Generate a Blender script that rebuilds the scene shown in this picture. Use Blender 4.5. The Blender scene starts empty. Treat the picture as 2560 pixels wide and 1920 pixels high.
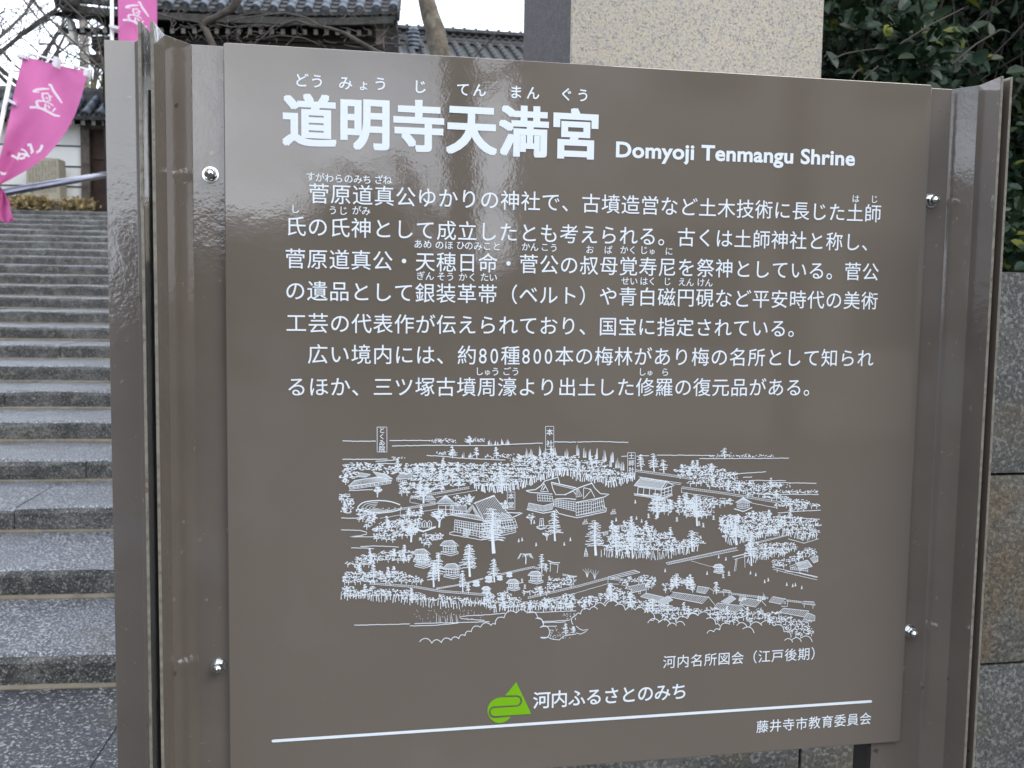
import bpy, math, random
from mathutils import Vector, Matrix, geometry
random.seed(7)
PI = math.pi
sc = bpy.context.scene
C = sc.collection

# ------------------------------------------------------------------ camera
FPX, PITCH, ROLL, YAW = 2566.91, -0.0866, 0.0149, 0.1947     # focal length in pixels of a 2560 wide frame
CAM = Vector((0.0992, -1.2749, 1.5006))
SIGN_TOP = 1.79                                               # top edge of the panel, ground is z = 0
def cam_axes():
    cp, sp = math.cos(PITCH), math.sin(PITCH); cr, sr = math.cos(ROLL), math.sin(ROLL); cy, sy = math.cos(YAW), math.sin(YAW)
    F = Vector((sy*cp, cy*cp, sp)); Rt = Vector((cy, -sy, 0)); U = Rt.cross(F)
    return Rt*cr + U*sr, -Rt*sr + U*cr, F
RT, UP, FW = cam_axes()
cd = bpy.data.cameras.new('camera'); cam = bpy.data.objects.new('camera', cd); C.objects.link(cam)
cam.matrix_world = Matrix(((RT.x, UP.x, -FW.x, CAM.x), (RT.y, UP.y, -FW.y, CAM.y), (RT.z, UP.z, -FW.z, CAM.z), (0, 0, 0, 1)))
cd.sensor_width = 36; cd.lens = 36*FPX/2560; cd.clip_start = 0.05; cd.clip_end = 2000
cd.dof.use_dof = True; cd.dof.focus_distance = 1.35; cd.dof.aperture_fstop = 14
sc.camera = cam

# ------------------------------------------------------------------ world, sun, exposure
SUN_EL, SUN_AZ = math.radians(42), math.radians(140)   # azimuth clockwise from +Y
w = bpy.data.worlds.new("World"); sc.world = w; w.use_nodes = True
nt = w.node_tree; nt.nodes.clear()
out = nt.nodes.new('ShaderNodeOutputWorld'); bg = nt.nodes.new('ShaderNodeBackground')
sky = nt.nodes.new('ShaderNodeTexSky'); sky.sky_type = 'NISHITA'; sky.sun_disc = False
sky.sun_elevation = SUN_EL; sky.sun_rotation = SUN_AZ; sky.air_density = 1.0; sky.dust_density = 2.0
tc = nt.nodes.new('ShaderNodeTexCoord')
mp = nt.nodes.new('ShaderNodeMapping'); mp.inputs['Scale'].default_value = (1, 1, 1.6); mp.inputs['Location'].default_value = (2.2, 1.1, 0.7)
nz = nt.nodes.new('ShaderNodeTexNoise'); nz.inputs['Scale'].default_value = 1.7; nz.inputs['Detail'].default_value = 7; nz.inputs['Roughness'].default_value = 0.55
cr = nt.nodes.new('ShaderNodeValToRGB'); cr.color_ramp.elements[0].position = 0.40; cr.color_ramp.elements[1].position = 0.60; cr.color_ramp.elements[0].color = (.30, .30, .30, 1)
nz2 = nt.nodes.new('ShaderNodeTexNoise'); nz2.inputs['Scale'].default_value = 3.2; nz2.inputs['Detail'].default_value = 5
cr2 = nt.nodes.new('ShaderNodeValToRGB'); cr2.color_ramp.elements[0].position = 0.3; cr2.color_ramp.elements[1].position = 0.75
cr2.color_ramp.elements[0].color = (17, 19.4, 24, 1); cr2.color_ramp.elements[1].color = (32, 33, 34.5, 1)
mx = nt.nodes.new('ShaderNodeMix'); mx.data_type = 'RGBA'
L = nt.links.new
L(tc.outputs['Generated'], mp.inputs['Vector']); L(mp.outputs[0], nz.inputs['Vector']); L(mp.outputs[0], nz2.inputs['Vector'])
L(nz.outputs['Fac'], cr.inputs[0]); L(nz2.outputs['Fac'], cr2.inputs[0])
L(cr.outputs[0], mx.inputs['Factor']); L(sky.outputs[0], mx.inputs['A']); L(cr2.outputs[0], mx.inputs['B'])
L(mx.outputs['Result'], bg.inputs['Color']); bg.inputs['Strength'].default_value = 0.10
L(bg.outputs[0], out.inputs[0])
sl = bpy.data.lights.new('sun', 'SUN'); sun = bpy.data.objects.new('sun', sl); C.objects.link(sun)
sl.energy = 1.1; sl.angle = math.radians(30); sl.color = (1.0, 0.95, 0.87)
sd = Vector((math.sin(SUN_AZ)*math.cos(SUN_EL), math.cos(SUN_AZ)*math.cos(SUN_EL), math.sin(SUN_EL)))
sun.rotation_euler = sd.to_track_quat('Z', 'Y').to_euler()
sc.view_settings.view_transform = 'Standard'; sc.view_settings.look = 'None'
sc.view_settings.gamma = 1; sc.view_settings.use_curve_mapping = False
sc.view_settings.exposure = 0.07
sc.cycles.max_bounces = 6; sc.cycles.use_denoising = True

# ------------------------------------------------------------------ measuring helpers (design coordinates -> metres)
def ray(px, py):
    return FW + RT*((px-1280)/FPX) - UP*((py-960)/FPX)
def ony(px, py, y):                     # the point of plane y = const that this line of sight meets
    d = ray(px, py); return CAM + d*((y-CAM.y)/d.y)
class Frame:                            # vertical frame turned t degrees from the sign: w sideways, s away, z up
    def __init__(s_, t):
        t = math.radians(t); s_.e = Vector((math.cos(t), -math.sin(t), 0)); s_.d = Vector((math.sin(t), math.cos(t), 0)); s_.t = t
    def p(s_, w_, s, z): return s_.e*w_ + s_.d*s + Vector((0, 0, z))
    def at(s_, px, py, s):              # -> (w, z) on the plane at distance s
        d = ray(px, py); P = CAM + d*((s - CAM.dot(s_.d))/d.dot(s_.d)); return P.dot(s_.e), P.z
G = Frame(6); ST = Frame(5)

# ------------------------------------------------------------------ mesh helpers
class MB:
    def __init__(s): s.v = []; s.f = []
    def add(s, vs, fs):
        n = len(s.v); s.v += [tuple(p) for p in vs]; s.f += [tuple(i+n for i in f) for f in fs]
    def box(s, a, b, fr=None):
        x0, y0, z0 = a; x1, y1, z1 = b
        vs = [(x, y, z) for z in (z0, z1) for x, y in ((x0, y0), (x1, y0), (x1, y1), (x0, y1))]
        if fr: vs = [fr.p(*p) for p in vs]
        s.add(vs, [(3, 2, 1, 0), (4, 5, 6, 7), (0, 1, 5, 4), (1, 2, 6, 5), (2, 3, 7, 6), (3, 0, 4, 7)])
    def prism(s, sec, p0, p1, axes):    # sec: 2D outline, axes: two Vectors, swept from p0 to p1
        n = len(sec); a, b = axes
        vs = [Vector(p0)+a*u+b*v for u, v in sec]+[Vector(p1)+a*u+b*v for u, v in sec]
        fs = [(i, (i+1) % n, n+(i+1) % n, n+i) for i in range(n)]+[tuple(range(n))[::-1], tuple(range(n, 2*n))]
        s.add(vs, fs)
    def tube(s, pts, rad, n=8, cap=True):
        pts = [Vector(p) for p in pts]; m = len(pts); rad = rad if isinstance(rad, (list, tuple)) else [rad]*m
        base = len(s.v); t0 = (pts[1]-pts[0]).normalized(); a = t0.orthogonal().normalized()
        for i, p in enumerate(pts):
            t = (pts[min(i+1, m-1)]-pts[max(i-1, 0)]).normalized()
            a = (a-t*a.dot(t)); a = a.normalized() if a.length > 1e-6 else t.orthogonal().normalized()
            b = t.cross(a)
            for k in range(n):
                s.v.append(tuple(p+(a*math.cos(2*PI*k/n)+b*math.sin(2*PI*k/n))*rad[i]))
        for i in range(m-1):
            for k in range(n):
                k2 = (k+1) % n; s.f.append((base+i*n+k, base+i*n+k2, base+(i+1)*n+k2, base+(i+1)*n+k))
        if cap:
            s.f.append(tuple(base+k for k in range(n))[::-1]); s.f.append(tuple(base+(m-1)*n+k for k in range(n)))
    def lathe(s, prof, o, ax, n=20):    # prof: (r, h) pairs
        o = Vector(o); ax = Vector(ax).normalized(); a = ax.orthogonal().normalized(); b = ax.cross(a); base = len(s.v)
        for r, h in prof:
            for k in range(n): s.v.append(tuple(o+ax*h+(a*math.cos(2*PI*k/n)+b*math.sin(2*PI*k/n))*r))
        for i in range(len(prof)-1):
            for k in range(n):
                k2 = (k+1) % n; s.f.append((base+i*n+k, base+i*n+k2, base+(i+1)*n+k2, base+(i+1)*n+k))
        s.f.append(tuple(base+(len(prof)-1)*n+k for k in range(n)))
    def mesh(s, name, mat, smooth=False):
        m = bpy.data.meshes.new(name); m.from_pydata(s.v, [], s.f); m.update()
        if mat: m.materials.append(mat)
        if smooth: m.polygons.foreach_set('use_smooth', [True]*len(m.polygons))
        return m
    def build(s, name, mat, parent=None, smooth=False, bevel=0, **kw):
        o = bpy.data.objects.new(name, s.mesh(name, mat, smooth)); C.objects.link(o)
        if parent: o.parent = parent; o.matrix_parent_inverse = Matrix.Translation(-world_loc(parent))
        if bevel:
            b = o.modifiers.new('bevel', 'BEVEL'); b.width = bevel; b.segments = 2; b.limit_method = 'ANGLE'
        tag(o, **kw); return o
def world_loc(o):
    p = Vector((0, 0, 0))
    while o:
        p += o.location + (o.matrix_parent_inverse.translation if o.parent else Vector((0, 0, 0))); o = o.parent
    return p
def tag(o, label=None, cat=None, group=None, kind=None):
    if label: o['label'] = label
    if cat: o['category'] = cat
    if group: o['group'] = group
    if kind: o['kind'] = kind
    return o
def empty(name, loc, **kw):
    o = bpy.data.objects.new(name, None); C.objects.link(o); o.location = loc; o.empty_display_size = 0.1
    return tag(o, **kw)
def inst(name, mesh, parent, mat4):     # an object sharing mesh data, placed by a world matrix
    o = bpy.data.objects.new(name, mesh); C.objects.link(o)
    if parent: o.parent = parent; o.matrix_parent_inverse = Matrix.Translation(-world_loc(parent))
    o.matrix_basis = mat4; return o

# ------------------------------------------------------------------ materials
def mat(name, color, rough=0.6, metal=0.0, ior=1.45, bump=None, vary=None, spots=None, trans=0, coord='Object', extra=None):
    """vary: (scale, dark mult, light mult) ; bump: (scale, distance) ; spots: list of (scale, lo, hi, colour, amount)"""
    m = bpy.data.materials.new(name); m.use_nodes = True; t = m.node_tree; N = t.nodes; b = N['Principled BSDF']; K = t.links.new
    b.inputs['Roughness'].default_value = rough; b.inputs['Metallic'].default_value = metal; b.inputs['IOR'].default_value = ior
    tcx = N.new('ShaderNodeTexCoord'); src = tcx.outputs[coord]
    col = N.new('ShaderNodeRGB'); col.outputs[0].default_value = (*color, 1); cur = col.outputs[0]
    if vary:
        sc_, lo, hi = vary[:3]
        n = N.new('ShaderNodeTexNoise'); n.inputs['Scale'].default_value = sc_; n.inputs['Detail'].default_value = 6; K(src, n.inputs['Vector'])
        r = N.new('ShaderNodeMapRange'); r.inputs['From Min'].default_value = .3; r.inputs['From Max'].default_value = .7
        r.inputs['To Min'].default_value = lo; r.inputs['To Max'].default_value = hi; K(n.outputs['Fac'], r.inputs['Value'])
        x = N.new('ShaderNodeVectorMath'); x.operation = 'SCALE'; K(cur, x.inputs[0]); K(r.outputs[0], x.inputs['Scale']); cur = x.outputs[0]
    for i, (s_, lo, hi, c_, amt) in enumerate(spots or []):
        n = N.new('ShaderNodeTexNoise'); n.inputs['Scale'].default_value = s_; n.inputs['Detail'].default_value = 3
        mp_ = N.new('ShaderNodeMapping'); mp_.inputs['Location'].default_value = (i*7.3, i*3.1, i*5.7); K(src, mp_.inputs[0]); K(mp_.outputs[0], n.inputs['Vector'])
        r = N.new('ShaderNodeMapRange'); r.inputs['From Min'].default_value = lo; r.inputs['From Max'].default_value = hi
        r.inputs['To Max'].default_value = amt; K(n.outputs['Fac'], r.inputs['Value'])
        x = N.new('ShaderNodeMix'); x.data_type = 'RGBA'; K(r.outputs[0], x.inputs['Factor']); K(cur, x.inputs['A']); x.inputs['B'].default_value = (*c_, 1); cur = x.outputs['Result']
    K(cur, b.inputs['Base Color'])
    prev = None
    for s_, d_ in (bump or []):
        n = N.new('ShaderNodeTexNoise'); n.inputs['Scale'].default_value = s_; n.inputs['Detail'].default_value = 3; K(src, n.inputs['Vector'])
        bp = N.new('ShaderNodeBump'); bp.inputs['Distance'].default_value = d_; bp.inputs['Strength'].default_value = 1; K(n.outputs['Fac'], bp.inputs['Height'])
        if prev: K(prev, bp.inputs['Normal'])
        prev = bp.outputs[0]
    if prev: K(prev, b.inputs['Normal'])
    if trans:
        tr = N.new('ShaderNodeBsdfTranslucent'); K(cur, tr.inputs['Color']); ms = N.new('ShaderNodeMixShader'); ms.inputs[0].default_value = trans
        K(b.outputs[0], ms.inputs[1]); K(tr.outputs[0], ms.inputs[2]); K(ms.outputs[0], N['Material Output'].inputs[0])
    return m
M = {}
M['panel'] = mat('brown_gloss_paint', (.160, .134, .110), .03, ior=1.95, bump=[(330, .000026), (120, .00003), (40, .00009)], vary=(3, .96, 1.04), spots=[(210, .73, .76, (.32, .30, .27), .5), (5, .60, .75, (.185, .165, .145), .5)])
M['post'] = mat('brown_post_paint', (.150, .127, .107), .07, ior=1.9, bump=[(260, .00009), (60, .00018), (14, .0005)], vary=(9, .9, 1.08), spots=[(70, .69, .73, (.28, .25, .20), .6), (45, .72, .74, (.05, .035, .03), .7), (6, .58, .72, (.18, .165, .15), .5)])
M['plate_edge'] = mat('worn_plate_edge', (.22, .205, .165), .45, vary=(120, .6, 1.15), spots=[(90, .62, .68, (.12, .06, .04), .7)])
M['print'] = mat('white_print', (.80, .86, .91), .45)
M['green'] = mat('green_print', (.19, .46, .006), .45)
M['steel'] = mat('stainless_steel', (.72, .72, .70), .12, metal=1)
M['rail'] = mat('rail_steel', (.20, .20, .25), .16, metal=1, vary=(8, .9, 1.05))
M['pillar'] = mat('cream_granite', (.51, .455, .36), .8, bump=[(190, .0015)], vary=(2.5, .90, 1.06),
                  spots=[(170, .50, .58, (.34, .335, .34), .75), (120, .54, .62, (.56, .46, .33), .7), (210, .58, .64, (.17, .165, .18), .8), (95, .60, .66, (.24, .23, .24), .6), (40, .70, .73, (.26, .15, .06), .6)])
M['pillar_side'] = mat('shaded_side_granite', (.125, .115, .115), .85, bump=[(190, .002)], vary=(40, .8, 1.15), spots=[(150, .54, .62, (.10, .095, .10), .7), (210, .58, .64, (.24, .23, .22), .6)])  # pillar's left face: shade painted in as a darker granite
M['granite'] = mat('grey_granite', (.092, .092, .084), .8, bump=[(90, .003), (9, .006)], vary=(5, .75, 1.2),
                   spots=[(95, .52, .58, (.20, .20, .19), .85), (120, .54, .60, (.045, .05, .055), .85), (3.2, .56, .68, (.15, .12, .07), .4), (2.0, .58, .72, (.07, .08, .065), .6)])
M['granite_rust'] = mat('rust_granite', (.095, .092, .080), .8, bump=[(90, .003), (9, .006)], vary=(5, .75, 1.2),
                   spots=[(95, .52, .58, (.20, .19, .16), .8), (2.3, .38, .54, (.15, .092, .032), .7), (120, .54, .60, (.05, .05, .045), .8)])
M['step'] = mat('step_granite', (.095, .095, .088), .5, bump=[(45, .010), (150, .005)], vary=(4, .6, 1.3),
                spots=[(7, .42, .56, (.035, .036, .033), .9), (14, .58, .64, (.17, .165, .14), .65), (130, .57, .62, (.33, .32, .29), .65), (85, .55, .60, (.03, .03, .034), .8)])
M['tread'] = mat('tread_granite', (.095, .103, .120), .34, ior=1.6, bump=[(40, .012), (130, .006)], vary=(3, .65, 1.25),
                spots=[(75, .48, .56, (.03, .035, .05), .9), (105, .54, .60, (.50, .51, .52), .85), (4, .55, .72, (.07, .06, .04), .5)])
M['paving'] = mat('dark_paving_granite', (.050, .052, .062), .5, bump=[(40, .012), (130, .006)], vary=(3, .65, 1.3),
                spots=[(60, .50, .58, (.022, .024, .032), .8), (95, .57, .63, (.40, .40, .37), .85), (4, .58, .72, (.08, .075, .06), .5)])
M['mortar'] = mat('mortar', (.20, .175, .13), .95, vary=(12, .7, 1.15))
M['dirt'] = mat('packed_earth', (.17, .14, .10), .95, vary=(2, .8, 1.2))
M['asphalt'] = mat('asphalt', (.050, .049, .048), .9, vary=(2, .85, 1.15))
M['tile'] = mat('kawara_tile', (.085, .10, .125), .42, ior=1.5, vary=(7, .55, 1.5), spots=[(22, .62, .7, (.26, .28, .31), .6)])
M['tile_dark'] = mat('weathered_tile', (.055, .057, .06), .6, vary=(9, .5, 1.5), spots=[(14, .58, .68, (.15, .17, .12), .6)])
M['copper'] = mat('green_board', (.032, .031, .027), .7, vary=(10, .5, 1.5))
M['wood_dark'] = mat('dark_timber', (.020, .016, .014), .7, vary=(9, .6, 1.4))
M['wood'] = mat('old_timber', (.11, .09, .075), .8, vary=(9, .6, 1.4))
M['door'] = mat('brown_door_timber', (.055, .028, .018), .6, vary=(6, .6, 1.5))
M['white'] = mat('white_plaster', (.80, .80, .77), .9, vary=(3, .95, 1.03))
M['whitepaint'] = mat('white_end_paint', (.55, .56, .50), .8, vary=(30, .75, 1.1))
M['stele'] = mat('stele_stone', (.34, .31, .245), .9, bump=[(60, .004)], vary=(5, .85, 1.12), spots=[(38, .55, .63, (.20, .18, .15), .6)])
M['pole'] = mat('pole_concrete', (.20, .185, .165), .9, vary=(6, .8, 1.15))
M['bark'] = mat('cherry_bark', (.155, .13, .10), .9, bump=[(25, .012), (120, .003)], vary=(11, .55, 1.35), spots=[(16, .56, .66, (.22, .22, .17), .6)])
M['bark_dark'] = mat('dark_bark', (.07, .06, .05), .9, bump=[(40, .006)], vary=(12, .6, 1.5))
M['twig'] = mat('twig_bark', (.075, .066, .058), .9, vary=(8, .6, 1.4))
M['pink'] = mat('pink_cloth', (.73, .20, .46), .8, trans=.45, vary=(5, .93, 1.05), bump=[(500, .0003)])
M['whitecloth'] = mat('white_cloth_print', (.85, .83, .86), .7, trans=.3)
M['whitepole'] = mat('white_plastic', (.82, .82, .78), .35)
M['leaf'] = mat('evergreen_leaf', (.017, .038, .014), .45, ior=1.4, vary=(6, .5, 1.5), trans=.12)
M['leaf_b'] = mat('evergreen_leaf_bluish', (.021, .047, .025), .40, ior=1.42, vary=(9, .6, 1.5), trans=.08)
M['leaf_y'] = mat('yellowing_leaf', (.17, .19, .03), .4, vary=(9, .5, 1.5), trans=.2)
M['dry'] = mat('dry_leaf', (.25, .19, .09), .8, vary=(9, .5, 1.5), trans=.2)
M['moss'] = mat('olive_leaf', (.17, .17, .045), .7, vary=(9, .5, 1.5), trans=.2)
M['house'] = mat('house_wall', (.27, .235, .20), .9, vary=(1, .9, 1.1))
M['glass'] = mat('window_glass', (.03, .035, .04), .06, ior=1.5)
#PART2
# ================================================================== LARGE STRUCTURE
g = MB(); g.add([(-400, -400, -.03), (400, -400, -.03), (400, 400, -.03), (-400, 400, -.03)], [(0, 1, 2, 3)])
g.build('ground', M['asphalt'], kind='structure')
sC = CAM.dot(ST.d)
STEP_T, STEP_R, NS = .74, .128, 23
def step_s(k): return sC + (4.3+k)*STEP_T
W_L, W_R = -7.9, .15                   # the flight's side edges
# paving in front of the steps
pv = empty('pavement', ST.p(-2, 1, 0), kind='structure')
def slab(x0, x1, s0, s1, zt, zb, mt, parent, name, nose=.0, jit=.004, rough=.0):
    """a stone with worn upper edges: swept section along w, jittered"""
    n = max(3, int((x1-x0)/.22)); sec0 = [(s0, zb), (s0, zt-.035-nose), (s0+.012, zt-.012), (s0+.035, zt), (s1, zt), (s1, zb)]
    vs = []; fs = []; m = len(sec0)
    for i in range(n+1):
        x = x0+(x1-x0)*i/n
        for j, (s, z) in enumerate(sec0):
            js = random.uniform(-jit, jit) if j in (1, 2, 3) else 0; jz = random.uniform(-jit, jit)*.8 if j in (1, 2, 3, 4) else 0
            if i in (0, n) and j in (2, 3): jz -= .006
            vs.append(ST.p(x, s+js, z+jz))
    for i in range(n):
        for j in range(m):
            j2 = (j+1) % m; fs.append((i*m+j, i*m+j2, (i+1)*m+j2, (i+1)*m+j))
    fs += [tuple(range(m))[::-1], tuple(n*m+j for j in range(m))]
    b = MB(); b.add(vs, fs); o = b.build(name, mt[0], parent)
    if len(mt) > 1:
        o.data.materials.append(mt[1])
        for i in range(n):
            o.data.polygons[i*m+3].material_index = 1; o.data.polygons[i*m+2].material_index = 1
    return o
jx = ST.at(297, 1780, step_s(1)-.35)[0]
xs = [jx-6.3, jx-4.2, jx-2.1, jx, jx+.62, jx+2.2, jx+4.2]
rows = [(-.2, .6), (.6, 1.25), (1.25, step_s(1)-.006)]
for r, (a, b_) in enumerate(rows):
    off = 0 if r == 2 else (r % 2)*.7
    for i in range(len(xs)-1):
        slab(xs[i]+off+.002, xs[i+1]+off-.002, a+.002, b_-.002, random.uniform(-.001, .001), -.02, [M['step'], M['paving']], pv, 'paving_slab', jit=.001)
stairs = empty('stone_stairs', ST.p(-4, step_s(1), 0), kind='structure')
known = {1: ST.at(600, 1626, step_s(1))[0], 2: ST.at(-45, 1414, step_s(2))[0], 3: ST.at(35, 1263, step_s(3))[0], 4: ST.at(215, 1147, step_s(4))[0], 6: ST.at(10, 976, step_s(6))[0], 8: ST.at(150, 859, step_s(8))[0], 9: ST.at(138, 820, step_s(9))[0]}
for k in range(1, NS+1):
    s0 = step_s(k); s1 = step_s(k+1)+.05 if k < NS else s0+.8
    zt = STEP_R*k
    x = known.get(k, -.3-random.uniform(0, .8)); cuts = [x]
    while cuts[0] > W_L: cuts.insert(0, cuts[0]-random.uniform(2.2, 3.6))
    while cuts[-1] < W_R-.9: cuts.append(cuts[-1]+random.uniform(1.1, 1.8))
    cuts[-1] = W_R
    for a, b_ in zip(cuts[:-1], cuts[1:]):
        slab(a+.0022, b_-.0022, s0+random.uniform(-.006, .006), s1, zt+random.uniform(-.003, .003), zt-STEP_R-.03, [M['step'], M['tread']], stairs, 'step_stone', jit=.006)
mo = MB()
for k in range(1, NS+1):
    s0 = step_s(k); z = STEP_R*(k-1)
    mo.prism([(0, -.01), (0, .016), (.03, .004), (.03, -.01)], ST.p(W_L, s0+.01, z), ST.p(W_R, s0+.01, z), (-ST.d, Vector((0, 0, 1))))
mo.build('mortar', M['mortar'], stairs, kind='stuff')
core = MB(); n = NS
core.prism([(step_s(1)+.3, -.02)]+[(step_s(NS)+.3, STEP_R*NS-.16), (step_s(NS)+.3, -.02)], ST.p(W_L, 0, 0), ST.p(W_R, 0, 0), (ST.d, Vector((0, 0, 1))))
core.build('stair_core', M['dirt'], stairs)
TOPZ = STEP_R*NS
u = MB(); u.box((-60, step_s(NS)+.78, -.02), (60, 90, TOPZ-.005), ST); u.build('upper_terrace', M['dirt'], kind='structure')
bk = MB(); bk.prism([(step_s(1), -.02), (step_s(NS)+.8, TOPZ+.3), (step_s(NS)+.8, -.02)], ST.p(-60, 0, 0), ST.p(W_L-.02, 0, 0), (ST.d, Vector((0, 0, 1))))
bk.prism([(step_s(3)+1.4, -.02), (step_s(3)+1.4, 1.3), (step_s(NS)+.8, TOPZ+.3), (step_s(NS)+.8, -.02)], ST.p(W_R+.02, 0, 0), ST.p(60, 0, 0), (ST.d, Vector((0, 0, 1))))
bk.build('earth_bank', M['dirt'], kind='structure')

# ------------------------------------------------------------------ granite wall (pedestal) and pillar, parallel to the sign
WY = 1.05
wall = empty('granite_wall', (1.6, WY, 0), label='grey granite block wall behind and to the right of the brown sign', cat='wall')
zt = ony(2525, 676, WY).z; z1 = ony(2525, 1188, WY).z; z2 = ony(2525, 1663, WY).z
xj = ony(2006, 1900, WY).x
def block(a, b, mt, parent, name='granite_block', seg=5, j=.006):
    x0, y0, z0 = a; x1, y1, z1_ = b; m_ = MB(); nx = max(2, int((x1-x0)/.2)); nz_ = max(2, int((z1_-z0)/.15))
    def P(i, k_):
        e = (i in (0, nx)) or (k_ in (0, nz_)); y = y0+(.014 if e else random.uniform(-j, j))
        return (x0+(x1-x0)*i/nx, y, z0+(z1_-z0)*k_/nz_)
    vs = [P(i, k_) for i in range(nx+1) for k_ in range(nz_+1)]
    fs = [(i*(nz_+1)+k_, (i+1)*(nz_+1)+k_, (i+1)*(nz_+1)+k_+1, i*(nz_+1)+k_+1) for i in range(nx) for k_ in range(nz_)]
    m_.add(vs, fs); m_.box((x0, y0+.014, z0), (x1, y1, z1_)); m_.f.pop(-4)
    return m_.build(name, mt, parent)
def row(za, zb, cuts, mats):
    for i in range(len(cuts)-1):
        block((cuts[i]+.004, WY, za+.004), (cuts[i+1]-.004, WY+.78, zb-.004), mats[i % len(mats)], wall)
row(z1, zt, [.33, 1.25, 2.35, 3.6, 4.9], [M['granite']])
row(z2, z1, [.33, .95, 1.55, 2.75, 3.7, 4.9], [M['granite'], M['granite'], M['granite_rust']])
row(.12, z2, [.33, xj, 2.0, 2.8, 3.6, 4.9], [M['granite']])
row(0, .12, [.33, .9, 1.9, 2.9, 3.9, 4.9], [M['granite']])
PY = 1.35
xl = ony(1425, 80, PY).x; xr = ony(2055, 180, PY).x
ry = ray(1308, 80); tt = (xl-CAM.x)/ry.x; PYB = CAM.y+ry.y*tt
for nm, lab in (('stone_pillar', 'tall square cream granite pillar rising behind the sign, its left side in shade'),):
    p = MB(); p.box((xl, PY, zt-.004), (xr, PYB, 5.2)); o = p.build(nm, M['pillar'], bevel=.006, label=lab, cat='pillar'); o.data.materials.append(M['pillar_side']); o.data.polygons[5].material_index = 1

# ================================================================== THE SIGN
W_, H_ = .92, .9132
sign = empty('information_sign', (.46, 0, 0), label='large brown enamelled sign board with white Japanese text and an engraved view of a shrine', cat='sign')
def rrect(x0, z0, x1, z1, r, n=5):
    o = []
    for cx, cz, a in ((x1-r, z1-r, 0), (x0+r, z1-r, 90), (x0+r, z0+r, 180), (x1-r, z0+r, 270)):
        for i in range(n+1):
            t = math.radians(a+90*i/n); o.append((cx+r*math.cos(t), cz+r*math.sin(t)))
    return o
pb = MB(); pb.prism(rrect(0, SIGN_TOP-H_, W_, SIGN_TOP, .004), (0, 0, 0), (0, .0048, 0), (Vector((1, 0, 0)), Vector((0, 0, 1))))
panel = pb.build('panel', M['panel'], sign, bevel=.0009)
for z_ in (SIGN_TOP-H_+.06, SIGN_TOP-.16):
    bkb = MB(); bkb.box((.0, .0125, z_), (.87, .032, z_+.04)); bkb.build('cross_bar', M['post'], sign)

def plate(path, th, ztop, zbot, parent, name, corner=False):
    """bent steel plate: path in plan (x, y), thickness to the left of travel"""
    pts = [Vector((x, y)) for x, y in path]; n = len(pts); L_ = []; R_ = []
    for i, p in enumerate(pts):
        d0 = (pts[i]-pts[i-1]).normalized() if i else (pts[1]-pts[0]).normalized()
        d1 = (pts[i+1]-pts[i]).normalized() if i < n-1 else d0
        n0 = Vector((-d0.y, d0.x)); n1 = Vector((-d1.y, d1.x)); m_ = (n0+n1).normalized(); k_ = 1/max(.3, m_.dot(n1))
        L_.append(p); R_.append(p+m_*th*k_)
    poly = L_+R_[::-1]; b = MB()
    N2 = len(poly); vs = [(p.x, p.y, zbot) for p in poly]+[(p.x, p.y, ztop) for p in poly]
    fs = [(i, (i+1) % N2, N2+(i+1) % N2, N2+i) for i in range(N2)]
    for i in range(n-1):
        a, b_, c_, d_ = i, i+1, N2-2-i, N2-1-i
        fs += [(a, d_, c_, b_), (N2+a, N2+b_, N2+c_, N2+d_)]
    b.add(vs, fs); o = b.build(name, M['post'], parent, bevel=.0007)
    o.data.materials.append(M['plate_edge'])
    for f in o.data.polygons:
        c = f.center
        if abs(f.normal.z) > .9: f.material_index = 1
    nf = len(fs)
    for idx in (n-1, N2-1): o.data.polygons[idx].material_index = 1
    return o
ZT = SIGN_TOP-.0024
pl = empty('post', (-.08, 0, 0)); pl.parent = sign; pl.matrix_parent_inverse = Matrix.Translation(-world_loc(sign))
plate([(.055, .0120), (-.0392, .0120), (-.0648, -.0308), (-.069, -.0895)], .0038, ZT, 0, pl, 'bent_plate')
plate([(-.1342, .0105), (-.1000, .0105), (-.0790, -.0290), (-.0820, -.086)], .0036, ZT, 0, pl, 'bent_plate')
wb = MB(); wb.box((-.0765, -.020, 0), (-.0668, -.012, ZT-.06)); wb.build('spacer_bar', M['post'], pl)
pr = empty('post', (1., 0, 0)); pr.parent = sign; pr.matrix_parent_inverse = Matrix.Translation(-world_loc(sign))
plate([(.9674, -.0822), (.9766, -.0243), (.9575, .0115), (.8805, .0115)], .0037, ZT, 0, pr, 'bent_plate')
plate([(.9825, -.0795), (.983, -.022), (1.002, .0105), (1.04, .0105)], .0036, ZT, 0, pr, 'bent_plate')
wb = MB(); wb.box((.8745, .0085, 0), (.8804, .045, SIGN_TOP-H_+.05)); wb.build('dark_edge_strip', M['wood_dark'], pr)  # added black strip, standing in for the plate's dark, shadowed inner edge
wb = MB(); wb.box((.9765, -.005, 0), (.9785, .0, ZT-.05)); wb.build('spacer_bar', M['post'], pr)

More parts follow.
